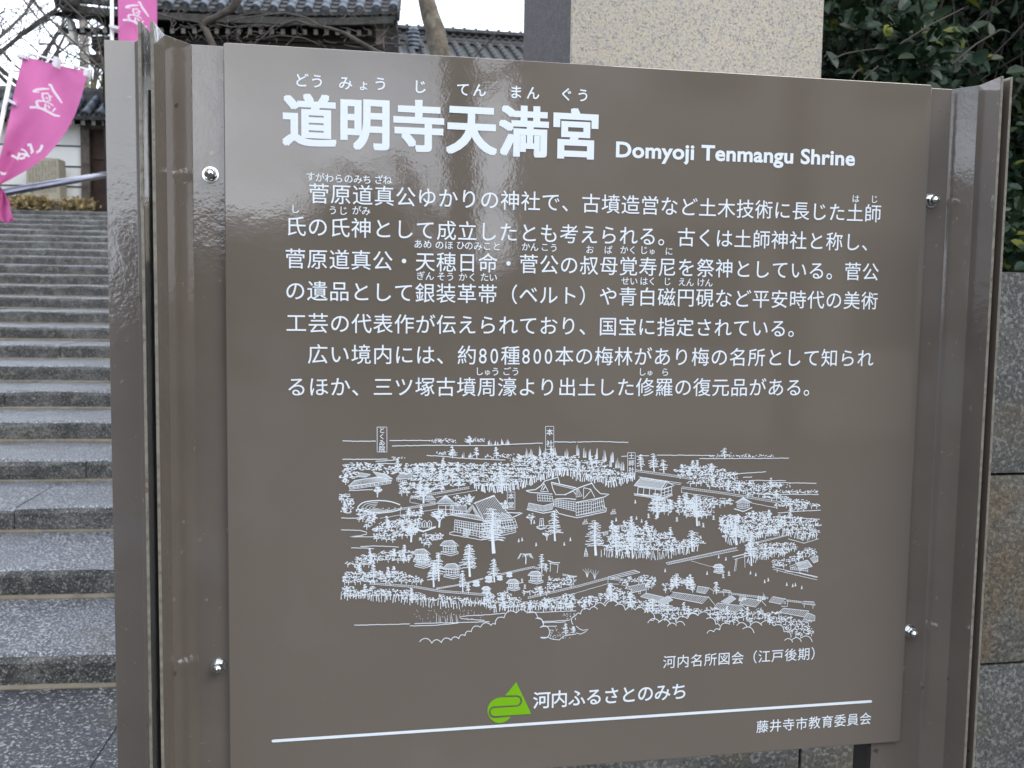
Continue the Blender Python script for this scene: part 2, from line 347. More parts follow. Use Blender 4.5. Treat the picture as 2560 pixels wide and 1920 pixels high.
# bolts
for bx_, by_, bz_ in ((-.0165, .0085, -.1526), (-.0135, .0085, -.7526), (.9308, .0075, -.1529), (.9312, .0075, -.7558)):
    z = SIGN_TOP+bz_; br = empty('bolt', (bx_, by_, z)); br.parent = sign; br.matrix_parent_inverse = Matrix.Translation(-world_loc(sign))
    w_ = MB(); w_.lathe([(.0095, 0), (.0100, .0008), (.0096, .0016), (.004, .0018)], (bx_, by_, z), (0, -1, 0), 28); w_.build('washer', M['steel'], br)
    nn = MB(); nn.lathe([(.0078, 0), (.0078, .0052), (.0068, .0062)], (bx_, by_-.0018, z), (0, -1, 0), 6); nn.build('nut', M['steel'], br)
    dm = MB(); dm.lathe([(.0058, 0), (.0058, .0035)]+[(.0058*math.cos(a*PI/16), .0035+.0058*math.sin(a*PI/16)) for a in range(1, 8)]+[(.0003, .0093)], (bx_, by_-.0080, z), (0, -1, 0), 24)
    dm.build('cap', M['steel'], br, smooth=True)

# ------------------------------------------------------------------ printing on the panel
S = 2560/2212
def onp(px, py):
    p = ony(px, py, 0); return p.x, p.z
def D(x, y): return onp(x*S, y*S)
_gc = {}
def glyph(ch, off):
    if (ch, off) in _gc: return _gc[(ch, off)]
    c = bpy.data.curves.new('t', 'FONT'); c.body = ch; c.size = 1; c.offset = off; c.resolution_u = 3
    o = bpy.data.objects.new('t', c); C.objects.link(o); dg = bpy.context.evaluated_depsgraph_get(); dg.update()
    cu = o.evaluated_get(dg).to_curve(dg); conts = []
    for sp in cu.splines:
        bp = sp.bezier_points; P = []; n = len(bp)
        if n < 2: continue
        for i in range(n):
            p, q = bp[i], bp[(i+1) % n]; A, B_, C_, D_ = p.co, p.handle_right, q.handle_left, q.co
            flat = (B_-A).cross(D_-A).length < 1e-5 and (C_-D_).cross(D_-A).length < 1e-5
            for k_ in range(1 if flat else 4):
                t = k_/4; c0 = A*(1-t)**3+B_*3*t*(1-t)**2+C_*3*t*t*(1-t)+D_*t**3; P.append((c0.x, c0.y))
        conts.append(P)
    V2 = [Vector(p) for P in conts for p in P]; E2 = []; s_ = 0
    for P in conts: E2 += [(s_+i, s_+(i+1) % len(P)) for i in range(len(P))]; s_ += len(P)
    vv, _, ff = geometry.delaunay_2d_cdt(V2, E2, [], 0, 1e-6)[:3]; fs = []
    for f in ff:                               # keep what the outlines wind round (strokes may cross)
        cx = sum(vv[i].x for i in f)/3; cy = sum(vv[i].y for i in f)/3; wn = 0
        for P in conts:
            for (xa, ya), (xb, yb) in zip(P, P[1:]+P[:1]):
                if (ya <= cy) != (yb <= cy) and xa+(cy-ya)/(yb-ya)*(xb-xa) > cx: wn += 1 if yb > ya else -1
        if wn: fs.append(tuple(f))
    r = ([(v.x, v.y) for v in vv], fs)
    bpy.data.objects.remove(o); bpy.data.curves.remove(c)
    _gc[(ch, off)] = r; return r
PRINT_Y = -.0006
def put(b, ch, x, z, em, off=0.0, sx=1.0):    # em box centred on (x, z)
    if ch in ' 　': return
    vs, fs = glyph(ch, 0); n = 1 if off < .002 else (4 if off < .01 else (6 if off < .02 else 10))
    for k_ in range(n):                        # heavier weights: the thin glyph laid over itself, shifted all round
        a = 2*PI*(k_+.5)/n; ox, oz = (off*math.cos(a), off*math.sin(a)) if n > 1 else (0, 0)
        if n == 10: ox, oz = [(i*off, j*off*.8) for i in (-1, 0, 1) for j in (-1, 0, 1)][k_ % 9]
        b.add([(x+(vx-.5+ox)*em*sx, PRINT_Y-k_*.00002, z+(vy-.38+oz)*em) for vx, vy in vs], fs)
def run(name, text, p0, p1, em, off=.006, sx=1.0, pos=None):
    b = MB(); n = len(text); x0, z0 = p0; x1, z1 = p1; last = (n-1) if pos is None else pos[-1]
    for i, ch in enumerate(text):
        t = (i if pos is None else pos[i])/max(1e-6, last); put(b, ch, x0+(x1-x0)*t, z0+(z1-z0)*t, em, off, sx)
    return b
def done(b, name, m_='print'): return b.build(name, M[m_], panel, kind='stuff' if 'reading' in name else None)
T1 = [(773.6, 301), (912, 311), (1047, 314.5), (1179, 321), (1310, 327.5), (1439, 334)]
b = MB(); pa, pz = onp(*T1[0]), onp(*T1[5]); em = (pz[0]-pa[0])/5*1.0
for i, ch in enumerate('道明寺天満宮'):
    x, z = onp(*T1[i]); put(b, ch, x, pa[1]+(pz[1]-pa[1])*i/5-.0005, em*.985, .032)
done(b, 'title_lettering')
def ruby(name, chars, pts, em, conv, off):
    b = MB()
    for ch, (x, y) in zip(chars, pts):
        X, Z = onp(*conv(x, y)); put(b, ch, X, Z, em*(.82 if ch in 'ょゅ' else 1), off)
    return b
done(ruby('r', 'どうみょうじてんまんぐう', [(428, 222), (515, 228), (672, 238), (772, 248), (865, 243), (1083, 258), (1322, 273), (1412, 277), (1614, 288), (1708, 293), (1893, 300), (1985, 306)], em*.265, lambda x, y: (560+x/2.212, 100+y/2.212), .016), 'title_reading')
# latin title
c = bpy.data.curves.new('t', 'FONT'); c.body = 'Domyoji Tenmangu Shrine'; c.size = 1; c.offset = .028; c.resolution_u = 4; c.space_character = 1.03
o = bpy.data.objects.new('t', c); C.objects.link(o); dg = bpy.context.evaluated_depsgraph_get(); dg.update()
m = bpy.data.meshes.new_from_object(o.evaluated_get(dg)); xs_ = [v.co.x for v in m.vertices]; x0, x1 = min(xs_), max(xs_)
A = D(1330, 338.5); B_ = D(1846, 357.5); k_ = (B_[0]-A[0])/(x1-x0); CAPH = D(1330, 306)[1]-A[1]
b = MB(); b.add([(A[0]+(v.co.x-x0)*k_, PRINT_Y, A[1]+(B_[1]-A[1])*((v.co.x-x0)/(x1-x0))+v.co.y*CAPH/.70) for v in m.vertices], [tuple(p.vertices) for p in m.polygons])
bpy.data.objects.remove(o); done(b, 'english_lettering')
EM = D(1885, 461)[0]-D(689, 418)[0]; EM = EM/28
R_ = [('　菅原道真公ゆかりの神社で、古墳造営など土木技術に長じた土師', (689, 418), (1885, 461), 1, 29, None),
      ('氏の氏神として成立したとも考えられる。古くは土師神社と称し、', (639, 488.5), (1802, 521.5), 0, 27, None),
      ('菅原道真公・天穂日命・菅公の叔母覚寿尼を祭神としている。菅公', (638, 558.5), (1880, 587), 0, 29, None),
      ('の遺品として銀装革帯（ベルト）や青白磁円硯など平安時代の美術', (638, 627.5), (1878, 649.5), 0, 29, None),
      ('工芸の代表作が伝えられており、国宝に指定されている。', (640, 697), (1681, 709), 0, 24, None),
      ('　広い境内には、約80種800本の梅林があり梅の名所として知られ', (686.4, 764.5), (1868.7, 773.5), 1, None, None),
      ('るほか、三ツ塚古墳周濠より出土した修羅の復元品がある。', (641, 835), (1714.7, 836.5), 0, 25, None)]
for text, p0, p1, i0, i1, _ in R_:
    pos = []; cur_ = 0.
    for ch in text:
        w1 = .556 if ch in '0123456789' else 1.; pos.append(cur_+w1/2-.5); cur_ += w1
    if i1 is None: i1 = len(text)-1
    A, B_ = D(*p0), D(*p1); q0, q1 = pos[i0], pos[i1]; b = MB()
    for ch, q in zip(text, pos):
        t = (q-q0)/(q1-q0); dg_ = ch in '0123456789'
        put(b, ch, A[0]+(B_[0]-A[0])*t+(.20*EM if dg_ else 0), A[1]+(B_[1]-A[1])*t, EM*(1.04 if dg_ else .985), .0015 if dg_ else .004, .82 if dg_ else 1)
    done(b, 'body_lettering')
ca = lambda x, y: (700+x/2.8605, 420+y/2.8605)
cb = lambda x, y: (1440+x/2.765, 420+y/2.765)
RB = [(ca, 'すがわらのみちざね', [(218, 62), (285, 68), (352, 72), (420, 75), (490, 77), (557, 80), (622, 83), (705, 83), (768, 85)]),
      (ca, 'しうじがみ', [(108, 292), (378, 302), (452, 305), (548, 303), (615, 307)]),
      (ca, 'あめのほひのみことかんこう', [(988, 543), (1055, 545), (1140, 550), (1207, 552), (1290, 552), (1350, 555), (1415, 558), (1480, 558), (1548, 560), (1757, 562), (1818, 565), (1893, 565), (1957, 570)]),
      (cb, 'おばかくじゅに', [(95, 563), (222, 565), (332, 565), (390, 567), (468, 567), (525, 575), (642, 575)]),
      (ca, 'ぎんそうかくたい', [(1005, 770), (1070, 772), (1152, 775), (1217, 777), (1307, 778), (1375, 780), (1462, 780), (1523, 782)]),
      (cb, 'せいはくじえんけん', [(340, 780), (398, 782), (468, 782), (525, 783), (630, 783), (732, 787), (787, 790), (862, 790), (917, 793)]),
      (cb, 'はじ', [(1932, 212), (2060, 215)]),
      (ca, 'しゅうごう', [(1425, 1453), (1482, 1458), (1540, 1455), (1620, 1453), (1683, 1455)]),
      (cb, 'しゅら', [(457, 1408), (510, 1413), (615, 1410)])]
for cv, ch, pts in RB: done(ruby('r', ch, pts, EM*.44, cv, .008), 'reading_lettering')
cc = lambda x, y: onp(680+x/1.418, 1600+y/1.418)
def run2(name, text, a, b_, i1, emf, off):
    A, B_ = cc(*a), cc(*b_); em_ = (B_[0]-A[0])/i1*emf; b = MB()
    for i, ch in enumerate(text): put(b, ch, A[0]+(B_[0]-A[0])*i/i1, A[1]+(B_[1]-A[1])*i/i1, em_, off)
    done(b, name)
run2('caption_lettering', '河内名所図会（江戸後期）', (1408, 77), (1885, 49), 10, .97, .003)
run2('emblem_lettering', '河内ふるさとのみち', (956, 212), (1443, 181), 8, 1.03, .014)
run2('publisher_lettering', '藤井寺市教育委員会', (1738, 306), (2103, 278), 8, .97, .006)
# vector helper for drawings on the panel
_lv = [0]
class Ink(MB):
    def y(s):
        _lv[0] = (_lv[0]+7) % 25; return PRINT_Y-_lv[0]*.00002
    def poly(s, pts):
        yy = s.y(); s.add([(x, yy, z) for x, z in pts], [tuple(range(len(pts)))])
    def line(s, pts, w_, conv=None, taper=0):
        if conv: pts = [conv(*p) for p in pts]
        pts = [Vector(p) for p in pts]
        if len(pts) < 2: return
        yy = s.y(); n = len(pts); a = []; b = []
        for i, p in enumerate(pts):
            d = pts[min(i+1, n-1)]-pts[max(i-1, 0)]
            if d.length < 1e-9: d = Vector((1, 0))
            d.normalize(); nn = Vector((-d.y, d.x))*w_/2*(1-taper*i/(n-1)); a.append(p+nn); b.append(p-nn)
        s.add([(p.x, yy, p.y) for p in a+b], [(i, i+1, n+i+1, n+i) for i in range(n-1)])
    def blob(s, x, z, rx, rz, n=7):
        a0 = random.random()*6; s.poly([(x+rx*random.uniform(.75, 1.15)*math.cos(a0+2*PI*i/n), z+rz*random.uniform(.75, 1.15)*math.sin(a0+2*PI*i/n)) for i in range(n)])
PXM = (onp(1380, 1300)[0]-onp(1280, 1300)[0])/100     # metres per source pixel, near the drawing
ru = Ink(); a, b_ = onp(683, 1852), onp(2176, 1753)
ru.line([a, b_], 7.2*PXM); ru.blob(*a, 3.6*PXM, 3.6*PXM, 10); ru.blob(*b_, 3.6*PXM, 3.6*PXM, 10); done(ru, 'rule_line')
# emblem
em_c = lambda x, y: onp(1200+x/12.76, 1690+y/12.76)
def arc(cx, cy, r, a0, a1, n=14): return [(cx+r*math.cos(math.radians(a0+(a1-a0)*i/n)), cy+r*math.sin(math.radians(a0+(a1-a0)*i/n))) for i in range(n+1)]
def fan(b, pts, hub):
    yy = PRINT_Y; P = [em_c(*p) for p in pts]; h = em_c(*hub); n = len(P)
    b.add([(x, yy, z) for x, z in P]+[(h[0], yy, h[1])], [(i, (i+1) % n, n) for i in range(n)])
lg = MB()
# upper leaf: from the circle's rim along the top bar to its rounded right end and back, down the left rim to the foot
up1 = [(640, 680), (1150, 662)]+arc(1150, 795, 133, -88, 88, 14)+[(1155, 928), (430, 965), (330, 1010), (285, 1090), (275, 1180), (300, 1250), (350, 1310), (420, 1335), (480, 1340), (970, 1292), (930, 1350), (850, 1425), (740, 1480), (620, 1500), (500, 1480), (390, 1415), (300, 1320), (250, 1220), (230, 1110), (245, 990), (300, 880), (390, 780), (510, 710)]
def ear(b, pts):
    me = bpy.data.meshes.new('t'); cu = bpy.data.curves.new('t', 'CURVE'); cu.dimensions = '2D'; cu.fill_mode = 'BOTH'
    sp = cu.splines.new('POLY'); P = [em_c(*p) for p in pts]; sp.points.add(len(P)-1)
    for i, (x, z) in enumerate(P): sp.points[i].co = (x*100, z*100, 0, 1)
    sp.use_cyclic_u = True; o = bpy.data.objects.new('t', cu); C.objects.link(o); dg = bpy.context.evaluated_depsgraph_get(); dg.update()
    m = bpy.data.meshes.new_from_object(o.evaluated_get(dg))
    b.add([(v.co.x/100, PRINT_Y, v.co.y/100) for v in m.vertices], [tuple(p.vertices) for p in m.polygons])
    bpy.data.objects.remove(o); bpy.data.curves.remove(cu)
ear(lg, up1)
ear(lg, [(795, 622), (1155, 190), (1635, 1205), (470, 1275), (400, 1262), (345, 1205), (330, 1135), (355, 1060), (420, 1020), (1150, 975), (1240, 950), (1310, 890), (1345, 800), (1330, 715), (1280, 650), (1200, 618), (1120, 612)])
done(lg, 'emblem', 'green')
# ------------------------------------------------------------------ engraved view on the panel
cA = lambda x, y: onp(820+x/3.568, 1040+y/3.568)
cB = lambda x, y: onp(1440+x/3.456, 1040+y/3.456)
cC = lambda x, y: onp(820+x/3.568, 1300+y/3.568)
cD = lambda x, y: onp(1440+x/3.456, 1300+y/3.456)
U = PXM/3.5                                        # one unit of the enlarged drawing
def wob(pts, j=1.5, step=22):
    o = []
    for (x0, y0), (x1, y1) in zip(pts[:-1], pts[1:]):
        n = max(1, int(math.hypot(x1-x0, y1-y0)/step))
        o += [(x0+(x1-x0)*i/n+random.uniform(-j, j)*.5, y0+(y1-y0)*i/n+random.uniform(-j, j)) for i in range(n)]
    return o+[pts[-1]]
ink = Ink()
def ln(cv, pts, w_=6, j=1.5): ink.line(wob(pts, j), w_*U, cv)
def hatch(cv, p0, p1, p2, p3, n, w_=3.2, sag=0, edge=5):
    for i in range(n+1):
        t = i/n; a = (p0[0]+(p1[0]-p0[0])*t, p0[1]+(p1[1]-p0[1])*t); c_ = (p3[0]+(p2[0]-p3[0])*t, p3[1]+(p2[1]-p3[1])*t)
        m_ = ((a[0]+c_[0])/2, (a[1]+c_[1])/2+sag); ink.line([a, m_, c_], w_*U, cv)
    if edge:
        ln(cv, [p0, p1], edge, .5); ln(cv, [p3, p2], edge, .5); ln(cv, [p0, p3], edge*.8, .5); ln(cv, [p1, p2], edge*.8, .5)
def grid(cv, p0, p1, p2, p3, nx, ny, w_=3.6):
    for i in range(nx+1):
        t = i/nx; ln(cv, [(p0[0]+(p1[0]-p0[0])*t, p0[1]+(p1[1]-p0[1])*t), (p3[0]+(p2[0]-p3[0])*t, p3[1]+(p2[1]-p3[1])*t)], w_, .4)
    for i in range(ny+1):
        t = i/ny; ln(cv, [(p0[0]+(p3[0]-p0[0])*t, p0[1]+(p3[1]-p0[1])*t), (p1[0]+(p2[0]-p1[0])*t, p1[1]+(p2[1]-p1[1])*t)], w_, .4)
def inside(x, y, P):
    r = False; j = len(P)-1
    for i in range(len(P)):
        if (P[i][1] > y) != (P[j][1] > y) and x < (P[j][0]-P[i][0])*(y-P[i][1])/(P[j][1]-P[i][1])+P[i][0]: r = not r
        j = i
    return r
def leafy(cv, x, y, rx, ry, n, r=8):
    for i in range(n):
        a = random.random()*2*PI; q = math.sqrt(random.random()); X, Z = cv(x+rx*q*math.cos(a), y+ry*q*math.sin(a)*(1 if math.sin(a) < 0 else .6))
        ink.blob(X, Z, r*U*random.uniform(.7, 1.3), r*U*random.uniform(.38, .58), 6)
def tree(cv, x, y, s=1., n=22):                # round crown on a forked stem, y = foot
    h = 78*s
    ln(cv, [(x, y), (x+random.uniform(-4, 4)*s, y-h*.42)], 8*s); 
    for q in (-1, 0, 1): ink.line([(x, y-h*.35), (x+q*16*s, y-h*.62), (x+q*24*s, y-h*.8)], 5*s*U, cv, .5)
    leafy(cv, x, y-h*.78, 36*s, 27*s, n, 8.5*s**.5)
def grove(cv, P, sx=52, sy=36, s=1., n=20, stems=True):
    n = int(n*.8)
    xs_ = [p[0] for p in P]; ys = [p[1] for p in P]; y = min(ys)
    while y < max(ys)+sy:
        x = min(xs_)+random.uniform(0, sx)
        while x < max(xs_):
            X, Y = x+random.uniform(-10, 10), y+random.uniform(-8, 8)
            if inside(X, Y, P):
                leafy(cv, X, Y, 30*s, 20*s, n, 8.2*s**.5)
                if stems and random.random() < .8: ink.line([(X, Y+8*s), (X+random.uniform(-5, 5), Y+34*s)], 6*s*U, cv)
                if random.random() < .12: pine(cv, X, Y+36*s, 95*s, 46*s)
            x += sx
        y += sy
def stems(cv, pts, step=17, h=58, w_=9):
    for (x0, y0), (x1, y1) in zip(pts[:-1], pts[1:]):
        n = max(1, int(math.hypot(x1-x0, y1-y0)/step))
        for i in range(n):
            t = i/n; X = x0+(x1-x0)*t+random.uniform(-5, 5); Y = y0+(y1-y0)*t+random.uniform(-22, 8); l = random.uniform(-16, 16)
            ink.line([(X, Y), (X+l*.3, Y-h*.5), (X+l, Y-h)], w_*random.uniform(.7, 1.15)*U, cv, .35)
def pine(cv, x, y, h, w_):
    ink.line([(x+w_*.03, y), (x-w_*.03, y-h*.5), (x, y-h*.96)], max(6, w_*.13)*U, cv, .5)
    n = max(5, int(h/15)); sd = random.choice((-1, 1))
    for i in range(n):
        t = i/(n-1); Y = y-h*(.30+.70*t)+random.uniform(-4, 4); sd = -sd
        hw = w_/2*(1-.62*t)*random.uniform(.55, 1.1); cx_ = x+sd*w_*.13*random.uniform(.2, 1.3)*(1-t*.6)-w_*.03*t; m_ = max(3, int(hw/5.5))
        for k_ in range(m_):
            f = -1+2*(k_+.5)/m_; X_, Z_ = cv(cx_+hw*f, Y+abs(f)*5+random.uniform(-4, 3)); ink.blob(X_, Z_, 9*U, 4.4*U, 6)
def spikes(cv, pts, h=80):
    for X, Y in pts:
        for k_ in range(7):
            q = random.uniform(-1, 1); hh = h*(1-abs(q)*.6)*random.uniform(.7, 1)
            ink.line([(X+q*17, Y), (X+q*17+random.uniform(-2, 2), Y-hh)], 6.5*U, cv, .75)
def person(cv, x, y, s=1.):
    X, Z = cv(x, y); ink.blob(X, Z+9*U*s, 3.6*U*s, 3.8*U*s, 8); ink.poly([(X-2.5*U*s, Z+6*U*s), (X+3.5*U*s, Z+5*U*s), (X+7*U*s, Z-11*U*s), (X+1*U*s, Z-9*U*s), (X-6*U*s, Z-13*U*s)])
def wallline(cv, pts, gap=15, ticks=True, w_=3.6):
    up = [(x, y-gap) for x, y in pts]; ln(cv, pts, w_, .8); ln(cv, up, w_, .8)
    if ticks:
        for (x0, y0), (x1, y1) in zip(pts[:-1], pts[1:]):
            n = int(math.hypot(x1-x0, y1-y0)/17)
            for i in range(n):
                t = (i+.5)/n; X, Z = cv(x0+(x1-x0)*t, y0+(y1-y0)*t-gap/2); ink.blob(X, Z, 5.2*U, 2.6*U, 5)
def scallop(cv, pts, w_=6.5):
    for (x0, y0), (x1, y1) in zip(pts[:-1], pts[1:]):
        dx, dy = x1-x0, y1-y0; l = math.hypot(dx, dy); nx_, ny_ = dy/l, -dx/l; hh = l*.34
        P = []
        for i in range(9):
            t = i/8; b_ = math.sin(PI*t)**.75*hh; P.append((x0+dx*t+nx_*b_, y0+dy*t+ny_*b_))
        ink.line(P, w_*U, cv)
def plaque(cv, x0, y0, x1, y1, text):
    ln(cv, [(x0, y0), (x1, y0), (x1, y1), (x0, y1), (x0, y0)], 4.2, .6); n = len(text); em_ = min((x1-x0)*.82, (y1-y0)/n*.95)
    for i, ch in enumerate(text):
        X, Z = cv((x0+x1)/2, y0+(y1-y0)*(i+.5)/n); put(ink, ch, X, Z, em_*U*1.0, .012)

# land and water lines
for P in ([(130, 222), (290, 224), (425, 224)], [(548, 219), (700, 216), (915, 219)], [(570, 266), (900, 260), (1400, 262), (1760, 246), (1915, 241)], [(2015, 230), (2212, 232)],
          [(880, 352), (1060, 360), (1160, 374), (1580, 391)], [(130, 386), (530, 383)], [(425, 404), (630, 389)], [(440, 420), (660, 428)], [(740, 433), (890, 436)],
          [(118, 908), (248, 910)]): ln(cA, P, 6.5, 2)
for P in ([(8, 224), (190, 220), (450, 226)], [(390, 350), (440, 345)], [(520, 345), (630, 342)], [(695, 338), (1040, 338), (1200, 342)], [(1065, 368), (1838, 363)], [(1300, 512), (1410, 498), (1640, 480)],
          [(1440, 530), (1520, 525)], [(1500, 555), (1810, 558)], [(1650, 573), (2075, 580)], [(1620, 675), (2095, 677)], [(1740, 836), (1860, 826), (2110, 812)], [(1720, 868), (2105, 891)]): ln(cB, P, 6, 2)
for P in ([(235, 937), (730, 925)], [(770, 922), (1440, 906)], [(730, 943), (950, 938), (1160, 918)], [(1395, 895), (1290, 885), (1190, 878), (1172, 866), (1200, 856), (1400, 845), (1580, 830)],
          [(115, 88), (280, 90), (345, 108), (345, 125), (290, 138), (185, 150), (455, 148)], [(205, 247), (345, 247), (410, 255)], [(290, 234), (420, 229), (630, 240)], [(1780, 826), (2212, 808)],
          [(2110, 800), (2130, 780), (2212, 770)], [(1915, 904), (2150, 893)], [(1915, 915), (2120, 908)], [(1915, 948), (2040, 944)]): ln(cC, P, 6, 2)
# far groves with fine dots
for cv, P, n in ((cA, (900, 240, 1140, 215), 70), (cA, (1220, 235, 1400, 205), 55), (cA, (960, 350, 1150, 320), 50), (cA, (1400, 380, 1660, 350), 60), (cA, (550, 382, 700, 372), 16), (cB, (1150, 355, 1720, 345), 90), (cB, (1700, 670, 2090, 650), 110), (cB, (1600, 620, 1850, 590), 50)):
    x0, y0, x1, y1 = P
    for i in range(n):
        X, Z = cv(random.uniform(x0, x1), random.uniform(y0, y1)-abs(random.gauss(0, 8))); ink.blob(X, Z, 6*U, 4*U, 6)
for x in (1110, 1325, 1500): pine(cA, x, 375, 95, 60)
spikes(cA, [(1440, 255), (1545, 250), (1500, 256), (1600, 252), (1210, 370), (1270, 370)], 55)
pine(cA, 1265, 255, 70, 70); pine(cB, 1280, 362, 80, 90)
# great woods
GA = [(115, 480), (200, 410), (330, 400), (560, 445), (850, 430), (1250, 420), (1420, 430), (1560, 430), (1640, 385), (1750, 335), (1850, 350), (2000, 335), (2212, 350), (2212, 500), (2060, 500), (1900, 520), (1700, 600), (1560, 630), (1330, 620), (1250, 600), (1050, 640), (900, 680), (860, 740), (730, 680), (600, 640), (610, 600), (700, 590), (740, 520), (620, 500), (560, 530), (480, 490), (300, 500), (190, 580), (115, 620)]
grove(cA, GA, 46, 34, 1., 17, False)
stems(cA, [(1310, 665), (1420, 680), (1560, 680), (1700, 655), (1900, 580), (2060, 535), (2212, 565)], 16, 66, 11)
stems(cB, [(0, 560), (200, 590), (300, 615), (420, 590), (520, 545)], 17, 60, 10)
for P in ([(115, 690), (200, 680), (240, 760), (230, 850), (180, 880), (115, 870)], [(240, 830), (330, 810), (370, 850), (420, 890), (440, 950), (350, 990), (260, 920)],
          [(450, 960), (620, 920), (700, 870), (740, 820), (850, 850), (860, 900), (800, 960), (760, 1000), (800, 1060), (700, 1080), (560, 1100), (420, 1090), (400, 1020)],
          [(820, 1060), (950, 1030), (1050, 1070), (1000, 1100), (900, 1140), (800, 1130)], [(620, 620), (700, 640), (740, 690), (690, 720), (640, 690)], [(1100, 690), (1300, 700), (1300, 780), (1160, 800), (1120, 740)], [(1540, 750), (1590, 750), (1590, 820), (1540, 810)]): grove(cA, P, 46, 34, .95, 17)
for P in ([(150, 400), (230, 340), (340, 310), (420, 310), (560, 250), (700, 260), (780, 290), (740, 370), (620, 380), (500, 370), (440, 380), (330, 400), (250, 430)],
          [(120, 540), (160, 460), (300, 440), (480, 450), (620, 460), (700, 440), (720, 490), (800, 500), (860, 560), (760, 560), (600, 560), (460, 540), (330, 550), (120, 560)],
          [(120, 600), (350, 600), (480, 610), (760, 640), (830, 670), (1000, 670), (1190, 700), (1400, 710), (1500, 640), (1560, 620), (1650, 670), (1760, 720), (1900, 720), (2000, 690), (2212, 650), (2212, 770), (1900, 790), (1560, 790), (1450, 780), (1390, 740), (1200, 740), (900, 730), (780, 720), (620, 690), (330, 670), (120, 680)],
          [(1730, 640), (1830, 600), (1920, 580), (2000, 530), (2130, 520), (2180, 470), (2212, 470), (2212, 570), (2000, 630), (1820, 680)]): grove(cC, P, 46, 34, .95, 15)
stems(cC, [(120, 715), (330, 715), (480, 725), (780, 755), (900, 780), (1200, 790), (1390, 770), (1480, 825), (1800, 820), (1950, 815), (2200, 800)], 24, 70, 7)
for P in ([(0, 410), (100, 370), (180, 380), (250, 390), (280, 440), (340, 475), (520, 520), (480, 550), (380, 560), (300, 575), (200, 550), (100, 530), (0, 530)],
          [(820, 480), (930, 425), (1050, 425), (1100, 405), (1200, 430), (1300, 470), (1420, 490), (1300, 515), (1380, 535), (1480, 570), (1650, 580), (1780, 600), (1650, 620), (1780, 690), (1900, 710), (2100, 770), (2105, 800), (1850, 810), (1730, 780), (1740, 730), (1500, 680), (1300, 640), (1100, 600), (930, 590), (1000, 540), (820, 490)],
          [(590, 810), (640, 750), (700, 700), (870, 730), (930, 690), (1040, 690), (1080, 720), (1200, 700), (1360, 720), (1350, 770), (1200, 770), (1180, 830), (1120, 860), (1000, 860), (940, 850), (860, 810), (780, 840), (700, 830)],
          [(230, 1160), (280, 1060), (300, 960), (360, 950), (420, 890), (480, 890), (540, 960), (620, 950), (690, 960), (700, 1030), (820, 1000), (860, 1050), (960, 1090), (1020, 1010), (1080, 1050), (1100, 1120), (1000, 1130), (860, 1160), (700, 1180), (500, 1190), (320, 1170)],
          [(1210, 930), (1280, 840), (1400, 870), (1520, 830), (1620, 810), (1720, 860), (1900, 860), (2095, 910), (2090, 1030), (1950, 1050), (1830, 1010), (1750, 1010), (1560, 1040), (1450, 1060), (1380, 1080), (1300, 1060), (1220, 990)],
          [(1560, 1100), (1700, 1080), (1880, 1100), (1890, 1150), (1800, 1190), (1650, 1215), (1560, 1225), (1420, 1160), (1450, 1120)]): grove(cB, P, 44, 33, .95, 18)
stems(cB, [(220, 1215), (320, 1225), (500, 1235), (700, 1240), (860, 1215), (1000, 1175), (1060, 1160)], 18, 62, 8)
stems(cB, [(1290, 1110), (1380, 1115), (1540, 1075), (1740, 1030), (1850, 1040), (1960, 1085), (2090, 1050)], 18, 56, 8)
stems(cB, [(1480, 1280), (1640, 1240), (1800, 1200), (1880, 1170)], 18, 50, 7)
for P in ([(20, 710), (60, 630), (150, 660), (200, 630), (300, 570), (400, 600), (500, 660), (560, 690), (700, 710), (760, 740), (880, 760), (1000, 740), (1180, 760), (1300, 780), (1500, 780), (1700, 780), (1900, 850), (2050, 880), (2045, 990), (1870, 990), (1800, 920), (1700, 890), (1560, 870), (1400, 870), (1250, 880), (1190, 830), (1060, 780), (950, 810), (860, 860), (740, 850), (640, 790), (500, 750), (400, 720), (330, 700), (200, 700), (60, 750)],
          [(380, 540), (460, 495), (540, 505), (600, 460), (700, 505), (690, 550), (640, 590), (560, 540), (430, 560)], [(735, 580), (780, 545), (840, 490), (900, 510), (980, 520), (1030, 560), (1020, 610), (900, 590), (780, 610)],
          [(1660, 370), (1760, 335), (1880, 300), (1960, 250), (2085, 215), (2085, 270), (1960, 330), (1860, 370), (1780, 400), (1690, 400)]): grove(cD, P, 46, 34, .95, 16)
spikes(cA, [(1770, 370), (1810, 365), (1885, 350), (1940, 360), (2020, 350), (2125, 360), (850, 520)], 95)
spikes(cB, [(10, 340), (70, 360), (120, 380), (185, 370), (245, 390), (300, 440), (315, 400), (355, 450), (400, 470)], 120)
spikes(cD, [(1420, 700), (1450, 690), (1580, 700), (1620, 690), (1600, 810)], 75)
for a in ((1470, 1225, 400, 240), (2020, 1115, 270, 130), (1110, 600, 130, 70), (930, 520, 100, 70), (1000, 600, 110, 60), (1160, 500, 90, 50), (1550, 690, 190, 110), (2070, 520, 150, 90)): pine(cA, *a)
for a in ((1260, 505, 285, 150), (985, 545, 255, 110), (940, 598, 235, 120), (1480, 555, 205, 110), (1200, 645, 185, 80), (1905, 468, 160, 70), (1250, 655, 90, 55), (1945, 465, 75, 40), (405, 560, 190, 60)): pine(cC, *a)
for a in ((165, 1205, 300, 180), (1380, 1115, 260, 120), (700, 880, 210, 150), (1040, 950, 270, 130), (560, 470, 130, 80), (670, 480, 150, 100), (755, 490, 110, 90), (345, 1200, 250, 110), (485, 1230, 300, 120), (1000, 1170, 180, 120)): pine(cB, *a)
